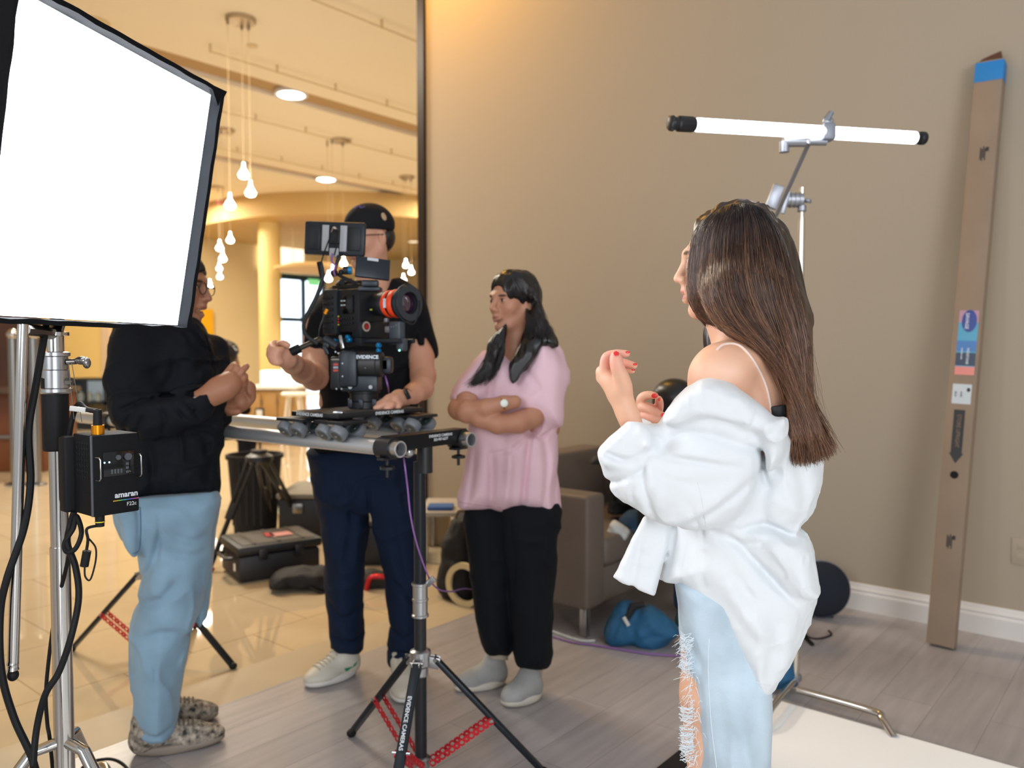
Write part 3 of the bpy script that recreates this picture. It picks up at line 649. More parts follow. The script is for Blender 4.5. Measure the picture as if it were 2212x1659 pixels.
# chrome stand foot at the bottom left
o = thing('stand_base', 'bent chrome stand leg on the floor at the bottom beside camouflage shoes', 'stand leg', G(215, 1720)); o['label'] = 'bent chrome stand leg on the floor at the bottom beside the patterned shoes'
MB().tube(catmull([G(188, 1765), G(186, 1700, .03), G(198, 1665, .045), G(225, 1655, .05), G(240, 1700, .05), G(262, 1790, .012)], 6), .0125, 12).build('tube', M_chrome, o)
MB().ball(G(262, 1795, .013), .016, 8).build('rubber_tip', M_rub, o)
cable('floor_cable', [G(176, 1660, .01), G(200, 1645, .02), G(240, 1640, .02), G(270, 1655, .01), G(290, 1690, .006)], .005, M_rub, 'short black cable curving over the chrome stand leg at the bottom')
# ---------------------------------------------------------------- tube light on the stand behind the woman
M_tube = mat('lit_tube', 'eef0ff', .4, emit=9); M_galv = mat('galvanised', '9a9da3', .42, metal=.85)
A = P(1445, 266, 2.45); B = P(1997, 299, 2.78); ab = B-A; L_ = ab.length; d = ab.normalized()
tl = thing('tube_light', 'lit white tube lamp with black end caps held above the dark haired woman', 'tube light', (A+B)/2)
MB().cyl(A+d*L_*.098, A+d*L_*.955, .0205, n=28).build('tube', M_tube, tl)
mb = MB(); mb.lathe([(.016, 0), (.022, .004), (.0235, .012), (.019, .016), (.019, .028), (.0235, .032), (.0235, .078), (.021, .086)], A, d); mb.build('end_cap', M_blk, tl)
for k in range(4):
    a = k*pi/2+.5; e = d.orthogonal().normalized(); g = d.cross(e); c = A+(e*cos(a)+g*sin(a))*.021
    MB().ball(c+d*.008, .005, 6).build('cap_lug', M_blk, tl)
mb = MB(); mb.lathe([(.021, 0), (.019, .005), (.017, .02), (.022, .026), (.022, .04), (.015, .046)], A+d*L_*.955, d); mb.build('end_cap', M_blk, tl)
q = A+d*.055; TM = frame(q-Vector((0, .0237, 0)), d, (0, -1, 0)); 
if TM.to_3x3().col[1].z < 0: TM = TM @ Matrix.Rotation(pi, 4, 'X')
txt('cap_text', 'ASTERA', TM, .009, M_txt, tl, .0002)
s2 = thing('tube_light_stand', 'silver stand with angled arm carrying the lit tube behind the woman', 'light stand', (0, 0, 0))
base = G(1717, 1500); bx_, by_ = base.x, base.y; top = P(1728, 405, by_)
s2.location = (bx_, by_, 0); Zs = lambda py: P(1720, py, by_).z
MB().cyl((bx_, by_, .04), (bx_, by_, Zs(1120)), .0165).cyl((bx_, by_, Zs(1120)), (bx_, by_, Zs(470)), .0125).cyl((bx_, by_, Zs(470)), (bx_, by_, top.z), .0095).build('pole', mat('pale_chrome', 'd2ccc0', .25, metal=.9), s2)
for py, r in ((458, .017), (1120, .022), (1470, .025)): MB().lathe([(r*.8, 0), (r, .004), (r, .022), (r*.8, .026)], (bx_, by_, Zs(py))).build('collar', M_galv, s2)
Gh = P(1712, 430, by_); 
MB().cyl(Gh+Vector((-.035, 0, -.004)), Gh+Vector((.035, 0, -.004)), .026).build('gobo_head', M_galv, s2)
for k in range(4): MB().ring(Gh+Vector((-.03+k*.017, 0, -.004)), (1, 0, 0), .029, .02, .007).build('clamp_plate', M_galv, s2)
MB().tube([Gh+Vector((.03, 0, 0)), P(1738, 434, by_), P(1752, 437, by_-.02)], [.006, .007, .004]).ball(P(1745, 433, by_-.01), (.014, .01, .007), 8).build('wing_knob', M_galv, s2)
rib(P(1683, 400, by_-.03), P(1664, 450, by_-.03), .045, .018, (0, -1, 0), .006).build('clamp_jaw', M_galv, s2)
rib(P(1703, 412, by_-.045), P(1690, 462, by_-.045), .018, .01, (0, -1, 0), .004).build('clamp_jaw', M_galv, s2)
armt = P(1748, 306, 2.64)
MB().tube([P(1672, 475, by_-.05), armt], .0085, 12).build('grip_arm', mat('arm_steel', '8d9096', .4, metal=.5), s2)
c = P(1712, 306, 2.62); MB().cyl(c+Vector((-.03, 0, .0)), c+Vector((.04, 0, 0)), .017).cyl(P(1694, 306, 2.62), P(1694, 329, 2.62), .016).build('swivel_clamp', M_galv, s2)
c = A+d*L_*.585
rib(c+Vector((-.018, -.0, .0)), c+Vector((.025, 0, .0)), .056, .05, (0, -1, 0), .01).build('tube_clamp', mat('grey_clamp', '8b8f9a', .5, metal=.4), s2)
rib(c+Vector((-.016, -.008, .032)), c+Vector((.02, -.008, .034)), .02, .022, (0, -1, 0), .008).cyl(c+Vector((-.004, -.01, .035)), c+Vector((.012, -.01, .062)), .014, .01).build('clamp_screw', M_galv, s2)
MB().cyl(c+Vector((0, 0, -.03)), armt+Vector((0, 0, 0)), .012).build('clamp_stud', M_galv, s2)
# base legs
for pts in ([P(1722, 1470, by_), G(1722, 1490, .05), G(1885, 1536, .05), G(1905, 1552, .045), G(1931, 1592, .0135)],):
    MB().tube(catmull(pts[1:], 6), .0125, 12).build('leg', M_chrome, s2)
for a in (150, 236):
    e = Vector((cos(radians(a)), sin(radians(a)), 0)); b0 = Vector((bx_, by_, .06)); MB().tube(catmull([b0, b0+e*.3, b0+e*.38+Vector((0, 0, -.02)), b0+e*.42+Vector((0, 0, -.046))], 5), .0125, 12).build('leg', M_chrome, s2)
# ---------------------------------------------------------------- slider rails, stands, dolly
D = Vector((-.8, .6, 0)); N = Vector((.6, .8, 0)); UPV = Vector((0, 0, 1))
M_red = mat('red_anodised', 'c8232e', .35, metal=.4); M_leg = mat('dark_grey_leg', '1f262c', .4, metal=.5)
R1 = P(866, 971, 2.3); R1.z = 1.042; R2 = P(1022, 956, 2.55); R2.z = 1.042
R2 = R1+N*.315
M_pipe2 = mat('aluminium_pipe', 'c4c8cc', .38, metal=.75)
def pipe(p, lab):
    o = thing('slider_rail', lab, 'rail', p, 'slider rails')
    mb = MB(); q = p-D*.0; mb.lathe([(.0195, 0), (.0235, 0), (.0235, 1.9), (.0195, 1.9), (.0195, 0)], q, D, 32, caps=False); mb.build('pipe', M_pipe2, o)
    MB().ring(q+D*.002, D, .0245, .0205, .03).build('end_ring', M_alu, o)
    MB().cyl(q+D*.1, q+D*.104, .0194).build('inner_plug', M_blk, o)
pipe(R1, 'front aluminium slider rail pipe, open end nearest the viewer'); pipe(R2, 'rear aluminium slider rail pipe, open end beside the pink shirt')
def perf_bar(a, b, w, th, n, face, mb):
    """perforated bar from a to b with n round holes"""
    a = Vector(a); b = Vector(b); M0 = frame(a, b-a, face); L = (b-a).length; c = L/n; old = mb.M; mb.M = M0; K = 12
    for i in range(n):
        cx = c*(i+.5); r = w*(.3 if i % 2 == 0 else .17); vs = []; fs = []
        for s_ in (0, 1):
            z = (s_-.5)*th
            for k in range(K):
                t = 2*pi*k/K; q = max(abs(cos(t)), abs(sin(t))); vs.append((cx+cos(t)/q*c/2, sin(t)/q*w/2, z))
            for k in range(K):
                t = 2*pi*k/K; vs.append((cx+cos(t)*r, sin(t)*r, z))
        for k in range(K):
            j = (k+1) % K; fs += [(k, j, K+j, K+k), (2*K+j, 2*K+k, 3*K+k, 3*K+j), (K+k, K+j, 3*K+j, 3*K+k)]
            fs.append((j, k, 2*K+k, 2*K+j))
        mb.add(vs, fs)
    mb.M = old; return mb
def stand(c, top, angs, lab, foot_r=.38, hub=.37, txt_leg=None, grp=None):
    o = thing('slider_stand', lab, 'stand', (c.x, c.y, 0))
    b = Vector((c.x, c.y, 0))
    MB().cyl(b+UPV*.03, b+UPV*(hub+.17), .0185).build('lower_pole', M_blk, o)
    MB().cyl(b+UPV*(hub+.17), b+UPV*top, .0185).build('upper_pole', mat('satin_black_pole', '20242a', .3, metal=.5), o)
    mb = MB(); mb.lathe([(.021, 0), (.026, .002), (.026, .008), (.0225, .01), (.0225, .05), (.025, .052), (.025, .058), (.0225, .06), (.0225, .098), (.026, .1), (.026, .107), (.02, .109)], b+UPV*(hub+.135)); mb.build('collar', M_alu, o)
    rib(b+UPV*(hub+.235)+Vector((.02, 0, 0)), b+UPV*(hub+.258)+Vector((.045, -.01, 0)), .02, .008, (0, -1, 0)).build('locking_wing', M_alu, o)
    mb = MB(); mb.lathe([(.02, -.05), (.024, -.045), (.024, -.02), (.032, -.012), (.032, .03), (.022, .036)], b+UPV*hub); mb.build('leg_hub', M_alu, o)
    MB().lathe([(.021, 0), (.029, .003), (.029, .03), (.021, .035)], b+UPV*.035).build('lower_collar', M_alu, o)
    MB().cyl(b+UPV*.012, b+UPV*.035, .018).build('pole_cap', M_rub, o)
    for i, a in enumerate(angs):
        e = Vector((cos(radians(a)), sin(radians(a)), 0)); s_ = Vector((-e.y, e.x, 0)); h = b+e*.045+UPV*(hub+.005); f = b+e*foot_r+UPV*.013
        lg = rib(h, f, .016, .03, s_, .004); lg.build('leg', M_leg, o)
        lo = [x for x in o.children][-1]
        MB().ball(f, (.017, .017, .014), 8).build('rubber_foot', M_rub, lo)
        for sd in (-1, 1): rib(b+s_*sd*.011+UPV*hub+e*.015, h+s_*sd*.011+(f-h)*.04, .034, .004, s_, .001).build('hub_lug', M_alu, o)
        MB().cyl(h-s_*.02, h+s_*.02, .006, n=10).build('hinge_bolt', M_steel, o)
        m_ = h.lerp(f, .52)
        for sd in (-1, 1): perf_bar(b+e*.03+s_*sd*.018+UPV*.05, m_+s_*sd*.018+e*.004, .021, .0035, 13, s_, MB()).build('perforated_strut', M_red, o, smooth=30)
        MB().cyl(m_-s_*.026, m_+s_*.026, .005, n=10).build('strut_bolt', M_alu, o)
        if txt_leg == i:
            mid = h.lerp(f, .36); dr = (f-h).normalized(); up = (-dr).cross(s_); 
            out = dr.cross(s_).normalized()
            if out.y > 0: out = -out
            F_ = frame(mid+out*.0155, dr, out); txt('leg_text', 'EVIDENCE CAMERAS', F_, .0165, M_txt, o, .0003, bold=.0003)
    return o
cn = (R1+R2)/2+D*.06; cn.x -= .012
stand(cn, .985, (135, 2, 262), 'black slider stand with red perforated struts in front of the operator, nearest', txt_leg=2)
cf = (R1+R2)/2+D*1.66
stand(cf, .985, (166, -14, 85), 'black slider stand with red struts behind the man in blue jeans', .40)
def crossbar(c, lab, withtext):
    o = thing('rail_crossbar', lab, 'crossbar', c, 'crossbars under the slider rails')
    a = c-N*.16-D*.0; b_ = c+N*.17
    rib(a+UPV*.012, b_+UPV*.012, .05, .044, (0, 0, 1), .002).build('beam', M_blkm, o)
    MB().cyl(c-UPV*.06-UPV*.03, c-UPV*.005, .024).build('spigot_sleeve', M_blk, o)
    for q in (c-N*.1575, c+N*.1575):
        MB().lathe([(.0238, -.028), (.031, -.028), (.031, .028), (.0238, .028), (.0238, -.028)], q+UPV*.0-UPV*.0, D, 20, caps=False).build('pipe_clamp', M_blk, o)
        rib(q-N*.03-UPV*.03, q+N*.03-UPV*.03, .03, .008, (0, 0, 1)).cyl(q-UPV*.03, q-UPV*.085, .005).build('clamp_plate', M_blk, o)
        MB().lathe([(.008, 0), (.022, .002), (.022, .01), (.008, .014)], q-UPV*.064, n=8).build('clamp_knob', M_blk, o)
    MB().cyl(c-N*.05-UPV*.02, c-N*.09-UPV*.02, .013).ball(c-N*.07-UPV*.02, .018, 8).build('wing_nut', M_alu, o)
    if withtext:
        F_ = frame(c+N*.045-D*.0262+UPV*.016, N, -D)
        if F_.to_3x3().col[1].z < 0: F_ = F_ @ Matrix.Rotation(pi, 4, 'X')
        txt('bar_text', 'EVIDENCE CAMERAS\n323-957-6277', F_, .0115, M_txt, o, .0003, bold=.0002)
cb = (R1+R2)/2+D*.055; cb.z = 1.042; 
for q, lab, t_ in ((cb+UPV*.0, 'black crossbar with white lettering joining the near ends of the rails', True), ((R1+R2)/2+D*1.66, 'black crossbar joining the far ends of the rails', False)):
    crossbar(q, lab, t_)
# ---------------------------------------------------------------- dolly
pc = Vector((-.535, 2.635, 1.128))
pc = (R1+R2)/2+D*.345; pc.z = 1.126
dl = thing('camera_dolly', 'black sliding camera platform with grey skate wheels riding on the rails', 'dolly', (pc.x, pc.y, 1.066))
mb = MB(frame(pc, D, UPV)); mb.box((0, 0, 0), (.22, .37, .016), bev=.003); mb.build('platform', M_blk, dl)
mb = MB(frame(pc+UPV*.0085, D, UPV)); mb.box((0, 0, 0), (.20, .34, .002)); mb.build('grip_pad', mat('worn_black_top', '4a443f', .5, var=.2, vscale=20), dl, smooth=0)
M_whl = mat('grey_urethane', '6d7278', .4); M_hub2 = mat('teal_grey_hub', '3c4a48', .4)
for sgn, rr in ((-1, R1), (1, R2)):
    for sd in (-1, 1):
        t0 = rr+D*(.345+sd*.092); t0.z = 1.042
        mb = MB(); e = t0+UPV*.066; 
        rib(e-D*.065, e+D*.065, .10, .01, (0, 0, 1), .002, mb).build('truck_plate', M_blk, dl)
        for ss in (-1, 1):
            ax = (N*ss+UPV).normalized(); tang = (N*ss*1.0-UPV).normalized()
            wall_c = t0+(N*ss+UPV).normalized()*.047
            rib(t0+UPV*.064+N*ss*.02-D*.06, t0+UPV*.064+N*ss*.02+D*.06, .004, .05, N*ss, .001).build('truck_cheek', M_blk, dl)
            for q in (-.031, .031):
                c = t0+D*q+(N*ss*.707+UPV*.707)*(.0235+.028)
                axis = (N*ss*.707-UPV*.707)
                mb = MB(); mb.lathe([(.02, -.014), (.026, -.013), (.028, -.008), (.028, .008), (.026, .013), (.02, .014)], c, axis, 24); w_ = mb.build('wheel', M_whl, dl)
                MB().lathe([(.012, -.0145), (.019, -.014), (.019, .014), (.012, .0145)], c, axis, 18).build('bearing', M_hub2, w_)
                MB().cyl(c-axis*.017, c+axis*.017, .004, n=8).build('axle', M_alu, w_)
            # second pair faces toward the viewer
a = pc-D*.166+N*.04-UPV*.0; F_ = frame(pc-D*.1112+N*.03, N, -D)
if F_.to_3x3().col[1].z < 0: F_ = F_ @ Matrix.Rotation(pi, 4, 'X')
txt('platform_text', 'EVIDENCE CAMERAS', F_, .0135, M_txt, dl, .0003, bold=.0003)
F_ = frame(pc-N*.1862+D*.02, -D, -N)
if F_.to_3x3().col[1].z < 0: F_ = F_ @ Matrix.Rotation(pi, 4, 'X')
txt('platform_text', 'EVIDENCE CAMERAS', F_, .0135, M_txt, dl, .0003, bold=.0003)
MB().box(pc-D*.095-N*.17+UPV*.011, (.03, .02, .008), bev=.003).build('spirit_level', M_alu, dl)
# ---------------------------------------------------------------- film camera with remote head
Fd = -D; Nn = N                       # lens looks along Fd, local y = N (away), z up
def CM(o): m = Matrix((Fd, Nn, UPV)).transposed().to_4x4(); m.translation = o; return m
YB = 2.62
edge = P(775, 670, YB)                # near front vertical edge of the body
O = edge-Fd*.078+Nn*.055; O.z = edge.z
cmr = thing('cinema_camera', 'black cinema camera with orange ringed lens, monitors and geared head on the rails', 'camera', (pc.x, pc.y, 1.136))
B_ = lambda: MB(CM(O))
zt = lambda py: P(790, py, YB).z-O.z
M_cam = mat('camera_black', '15191e', .45, metal=.2, bump=.08); M_cam2 = mat('camera_grey', '2a3037', .4, metal=.4); M_blu = mat('anodised_blue', '1686c0', .25, metal=.6)
M_or = mat('orange_ring', 'f2481c', .5); M_prn = mat('camera_print', 'c8d4dc', .5)
b = B_(); b.box((0, 0, 0), (.156, .11, .142), bev=.008); body = b.build('camera_body', M_cam, cmr)
b = B_(); b.box((-.055, -.012, -.002), (.07, .105, .15), bev=.006); b.build('battery_module', M_cam2, cmr)
for k in range(6): B_().box((-.06, -.066, -.055+k*.02), (.05, .004, .008), bev=.001).build('cooling_fin', M_cam, cmr)
B_().box((.03, -.058, .02), (.05, .006, .06), bev=.002).build('side_display', mat('lcd_dark', '080c12', .15), cmr)
for k in range(5):
    for j in range(2): B_().box((.0+.012*k, -.06, -.025-.016*j), (.007, .004, .007), bev=.001).build('side_button', M_cam2, cmr)
for k, c_ in enumerate(('c9c832', 'c83232', 'c83232', 'c9c832')): B_().box((-.012, -.062, -.045+k*.009), (.004, .003, .005)).build('status_mark', mat('mark_'+c_, c_, .5), cmr)
for k in range(4): B_().box((.005+.013*(k % 2), -.0625, .032-.014*(k//2)), (.008, .002, .004)).build('side_print', M_prn, cmr)
# round logo on the lower front
lc = Vector((.082, .0, -.048)); b = B_(); b.box((.062, .01, -.062), (.045, .125, .055), bev=.006); b.build('lower_module', M_cam, cmr)
lg = MB(CM(O)).cyl((.0845, -.03, -.052), (.087, -.03, -.052), .0165).build('round_badge', mat('badge_silver', 'c9bcae', .4, metal=.4), cmr)
MB(CM(O)).cyl((.087, -.03, -.052), (.0878, -.03, -.052), .011).build('badge_ring', mat('badge_black', '200c0c', .4), lg); MB(CM(O)).cyl((.0878, -.03, -.052), (.0885, -.03, -.052), .0085).build('badge_dot', mat('badge_red', 'a01c22', .4), lg)
# lens
zl = P(850, 651, 2.5).z-O.z; lens_c = (0.078, .02, zl)
def LZ(prof, m, nm, par=cmr, n=40): return MB(CM(O)).lathe([(r, x) for r, x in prof], (0.078, .02, zl), (1, 0, 0), n).build(nm, m, par, smooth=40)
LZ([(.03, 0), (.036, .0), (.036, .03), (.04, .032), (.04, .05)], M_cam, 'lens_mount')
for k in range(5): MB(CM(O)).box((.094+.0, .02-.038*cos(.3+k*.25), zl+.038*sin(-.5+k*.3)), (.008, .003, .005)).build('lens_scale_mark', mat('scale_yellow', 'b8b84a', .5), cmr)
LZ([(.038, .045), (.043, .047), (.043, .06), (.041, .062), (.041, .066)], M_cam2, 'iris_ring')
LZ([(.0435, .064), (.0445, .066), (.0445, .078), (.0435, .08)], M_or, 'orange_ring')
LZ([(.041, .08), (.042, .081), (.042, .092), (.041, .093)], M_cam, 'focus_ring')
LZ([(.0455, .093), (.0465, .095), (.0465, .112), (.0455, .114)], M_or, 'orange_ring')
LZ([(.043, .114), (.0475, .118), (.0475, .135), (.054, .139)], M_cam, 'lens_barrel')
MB(CM(O)).ring((0.078+.135, .02, zl), (1, 0, 0), .0565, .036, .022, 48).build('front_ring', mat('front_ring_black', '363b43', .35, metal=.3), cmr)
MB(CM(O)).ring((0.078+.15, .02, zl), (1, 0, 0), .0375, .035, .004, 40).build('inner_ring', M_cam, cmr)
MB(CM(O)).lathe([(.037, .132), (.034, .139), (.022, .146), (.001, .149)], (0.078, .02, zl), (1, 0, 0), 36, caps=False).build('front_glass', mat('coated_glass', '34122c', .05, coat=1, spec=1), cmr)
MB(CM(O)).box((.078+.087, -.025, zl+.0), (.01, .003, .03)).build('ring_label', M_prn, cmr)
MB(CM(O)).lathe([(.058, 0), (.061, .001), (.061, .006), (.058, .007)], (.078+.142, .02, zl), (1, 0, 0), 40, caps=False).build('matte_hoop', M_cam2, cmr)
# rods with blue knobs
zr = zt(737)
for y in (-.03, .03): MB(CM(O)).cyl((-.03, y, zr), (.24, y, zr), .0075).build('support_rod', M_cam2, cmr)
MB(CM(O)).box((.02, 0, zr-.003), (.12, .1, .03), bev=.004).build('baseplate', M_cam, cmr)
for x, y, z, r in ((-.025, -.056, 0, .009), (.04, -.056, .004, .009), (.036, -.058, .014, .007), (.165, -.045, -.014, .008), (.165, -.045, -.03, .007)):
    MB(CM(O)).lathe([(r*.7, 0), (r, .002), (r, .012), (r*.7, .014)], (x, y, zr+z), (0, -1, 0), 14).build('blue_knob', M_blu, cmr)
rib(CM(O) @ Vector((.005, -.07, zr+.02)), CM(O) @ Vector((.018, -.07, zr-.025)), .012, .01, (0, -1, 0), .004).build('lever', M_alu, cmr)
# follow-focus motor plate hanging right of the lens
MB(CM(O)).box((.20, -.005, zt(720)), (.05, .028, .075), bev=.006).box((.222, -.005, zt(745)), (.03, .026, .04), bev=.006).build('focus_motor', mat('motor_grey', '4b525b', .4, metal=.5), cmr)
MB(CM(O)).box((.165, .0, zt(712)), (.035, .02, .022), bev=.004).box((.16, -.012, zt(692)), (.016, .012, .014), bev=.003).build('motor_arm', M_galv, cmr)
for k, (x, z) in enumerate(((.19, .02), (.2, .02), (.212, .024))): MB(CM(O)).cyl((x, -.019, zt(720)+z), (x, -.021, zt(720)+z), .0022, n=8).build('screw', M_alu, cmr)
MB(CM(O)).ball((.225, -.02, zt(757)), .003, 6).build('status_led', mat('green_led', '8fffd8', .4, emit=3), cmr)
MB().tube(catmull([P(868, 690, 2.5), P(893, 700, 2.5), P(905, 672, 2.5), P(906, 650, 2.52)], 6), .0025, 6).build('motor_cable', M_rub, cmr)
# remote head
def PB(px0, py0, px1, py1, Y, dep, m, nm, bev=.004, yaw=None):
    a = P(px0, py1, Y); c = P(px1, py0, Y); M_ = Matrix.Translation(((a.x+c.x)/2, Y+dep/2, (a.z+c.z)/2))
    b = MB(M_ @ Matrix.Rotation(yaw or 0, 4, 'Z')); b.box((0, 0, 0), (c.x-a.x, dep, c.z-a.z), bev=bev); return b.build(nm, m, cmr)
PB(732, 775, 838, 800, 2.6, .09, M_cam, 'top_plate')
a = P(772, 785, 2.55); c = P(838, 785, 2.55); zc = P(800, 788, 2.55).z
MB().lathe([(.03, 0), (.046, .0), (.048, .004), (.048, .01), (.044, .012), (.044, .088), (.04, .09), (.04, .104), (.03, .108)], (P(758, 788, 2.62).x, 2.62, zc), (1, -.08, 0), 40).build('motor_drum', mat('drum_grey', '363636', .45, metal=.4), cmr)
PB(730, 757, 771, 838, 2.56, .1, M_cam2, 'head_upright', .014)
PB(713, 770, 738, 842, 2.57, .08, M_cam, 'head_control_box', .008)
for k, cc in enumerate(('b8402f', '9aa0a8', 'b8402f')): PB(720, 785+k*6.5, 730, 789.5+k*6.5, 2.566, .004, mat('tag_'+cc, cc, .5), 'control_label', 0)
PB(716, 775, 734, 778, 2.566, .004, mat('bar_grey', '8a8478', .5), 'control_label', 0)
PB(736, 812, 815, 846, 2.575, .1, M_cam2, 'head_cradle', .006)
for x in (757, 801): 
    q = P(x, 836, 2.574); MB().cyl(q, q-Vector((0, .006, 0)), .0062, n=16).build('cap_screw', M_alu, cmr)
for x, y in ((731, 763), (740, 785), (740, 813), (738, 840), (727, 840), (725, 760)):
    q = P(x, y, 2.559); MB().cyl(q, q-Vector((0, .002, 0)), .0028, n=8).build('small_screw', M_alu, cmr)
c = P(788, 860, 2.66); bz = 1.137; tz = P(788, 842, 2.64).z
MB().lathe([(.05, 0), (.05, .02), (.046, .024), (.046, tz-bz-.012), (.052, tz-bz-.01), (.052, tz-bz)], (c.x, 2.65, bz), n=32).build('bowl_mount', M_cam, cmr)
for k in range(7):
    t = 2*pi*k/7+.2; MB().box((c.x+.05*cos(t), 2.65+.05*sin(t), bz+.016), (.014, .014, .03), bev=.003).build('mount_lug', M_cam2, cmr)
tx = lambda s, px, py, Y, sz, nm, w=1.0: txt(nm, s, Matrix.Translation(P(px, py, Y)) @ Matrix.Rotation(pi/2, 4, 'X'), sz, M_prn, cmr, .0003, bold=.0006, font_w=w)
tx('EVIDENCE', 793, 771.5, 2.567, .0155, 'head_text', 1.0); tx('MT-6', 795, 793, 2.573, .009, 'head_text')
PB(818, 770, 846, 808, 2.6, .05, M_cam2, 'side_motor', .012)
# big rear monitor
def tilt_box(cx, cy, Y, w, h, d, ang, yaw, pitch, m, nm, bev=.006, off=(0, 0, 0), par=None):
    M_ = Matrix.Translation(P(cx, cy, Y)) @ Matrix.Rotation(yaw, 4, 'Z') @ Matrix.Rotation(pitch, 4, 'X') @ Matrix.Rotation(ang, 4, 'Y')
    b = MB(M_); b.box(off, (w, d, h), bev=bev); return b.build(nm, m, par or cmr)
A_ = dict(cx=724, cy=516, Y=2.6); ang = .05; yaw = -.12
def mon(w, h, d, m, nm, off, bev=.003, par=None): return tilt_box(724, 516, 2.6, w, h, d, ang, yaw, 0, m, nm, bev, off, par)
mo = mon(.199, .107, .02, mat('monitor_shell', '1c222b', .4, metal=.3), 'rear_monitor', (0, 0, 0), .007)
mon(.186, .094, .002, mat('monitor_screen', '0a0d12', .1), 'screen', (0, .0105, 0), 0, mo)
for x in (-.066, .066): mon(.042, .075, .008, M_cam, 'battery_slot', (x, -.009, 0), .003, mo)
for x in (-.027, .032): mon(.022, .082, .006, mat('pale_rail', 'a8abb0', .45), 'mount_strip', (x, -.013, 0), .001, mo)
mon(.03, .028, .008, mat('pale_rail', 'a8abb0', .45), 'mount_foot', (.003, -.013, -.045), .002, mo)
mon(.034, .055, .012, M_cam, 'center_bay', (.003, -.012, .01), .004, mo)
MB().tube(catmull([P(716, 500, 2.57), P(722, 492, 2.55), P(731, 500, 2.565)], 6), .004, 8).build('plug', M_chrome, mo)
for x in (-.093, .093):
    for z in (-.047, .047): mon(.004, .004, .002, M_cam, 'screw', (x, -.0105, z), 0, mo)
# second monitor
m2 = tilt_box(805, 580, 2.5, .105, .066, .014, .1, .35, -.25, mat('monitor_shell', '1c222b', .4), 'small_monitor', .003)
tilt_box(805, 580, 2.5, .034, .009, .002, .1, .35, -.25, mat('label_white', 'b4b8bc', .5), 'monitor_label', 0, (-.002, -.008, .026), m2)
tilt_box(805, 580, 2.5, .098, .06, .002, .1, .35, -.25, MATS['monitor_screen'], 'screen', 0, (0, .0075, 0), m2)
MB().box(P(800, 612, 2.53), (.05, .03, .02), bev=.004).box(P(800, 625, 2.55), (.07, .05, .014), bev=.004).build('monitor_hinge', M_cam2, cmr)
# arm linking monitors to the body
MB().tube([P(732, 552, 2.58), P(722, 588, 2.58), P(742, 600, 2.58), P(770, 612, 2.6)], .006, 8).ball(P(722, 590, 2.57), .012, 8).ball(P(737, 588, 2.56), .009, 8).build('monitor_arm', M_cam, cmr)
MB().cyl(P(742, 584, 2.55), P(756, 584, 2.55), .013, n=20).build('arm_lock', M_cam, cmr); MB().cyl(P(753, 584, 2.549), P(760, 584, 2.549), .0125, n=20).build('blue_lock_ring', M_blu, cmr)
M_purp = mat('purple_cable', '8a5f9e', .5)
MB().tube(catmull([P(718, 548, 2.56), P(717, 565, 2.55), P(725, 575, 2.55), P(721, 586, 2.55), P(724, 596, 2.56)], 6), .003, 8).build('purple_lead', M_purp, cmr)
MB().tube(catmull([P(716, 505, 2.555), P(706, 530, 2.55), P(697, 556, 2.55), P(693, 572, 2.55)], 6), .0022, 8).build('thin_lead', M_rub, cmr)
MB().tube(catmull([P(730, 500, 2.555), P(727, 530, 2.55), P(722, 552, 2.55)], 6), .0022, 8).build('thin_lead', M_rub, cmr)
MB().tube(catmull([P(693, 568, 2.54), P(697, 600, 2.53), P(684, 640, 2.53), P(668, 672, 2.53), P(656, 702, 2.54), P(662, 725, 2.55), P(686, 742, 2.56)], 10), .0062, 12).build('braided_hose', mat('braided_hose', '232a2c', .6, bump=.6, bscale=600), cmr)
MB().cyl(P(690, 566, 2.54), P(697, 598, 2.54), .009).build('hose_end', M_rub, cmr)
MB().tube(catmull([P(705, 676, 2.55), P(697, 690, 2.54), P(690, 712, 2.54), P(688, 730, 2.55)], 6), .0022, 8).build('grey_lead', M_cam2, cmr); MB().cyl(P(707, 668, 2.55), P(702, 678, 2.55), .006).build('brass_plug', M_gold, cmr)
# pan bar
MB().tube([P(612, 768, 2.53), P(648, 752, 2.55)], .0145, 16).build('pan_grip', M_rub, cmr)
MB().tube([P(645, 753, 2.55), P(690, 733, 2.58), P(728, 748, 2.6)], .009, 12).build('pan_bar', mat('worn_bar', '3b352c', .4, metal=.4), cmr)
MB().cyl(P(700, 731, 2.57), P(728, 748, 2.57), .013).box(P(705, 745, 2.57), (.02, .02, .02), bev=.004).build('rosette', M_cam2, cmr)
rib(P(700, 748, 2.56), P(708, 766, 2.56), .012, .008, (0, -1, 0), .003).build('bar_lever', M_cam2, cmr)
# top handle and details
MB(CM(O)).box((-.01, 0, .08), (.13, .07, .018), bev=.004).box((.0, 0, .095), (.1, .03, .014), bev=.005).build('top_plate', M_cam, cmr)
MB(CM(O)).cyl((-.06, -.02, .09), (-.03, -.03, .098), .01).box((-.05, .01, .1), (.03, .03, .03), bev=.006).build('handle_block', M_cam2, cmr)
cable('purple_cable', [P(832, 812, 2.62), P(838, 835, 2.6), P(842, 862, 2.78), P(858, 920, 2.8), P(872, 990, 2.36), P(880, 1050, 2.36), P(888, 1120, 2.38), P(905, 1190, 2.42), P(935, 1262, 2.5), P(970, 1278, 2.7), P(1010, 1272, 3.1), P(1060, 1290, 3.5), G(1130, 1380, .02), G(1195, 1377, .006)], .0026, M_purp, 'thin purple cable hanging from the camera down past the near stand')
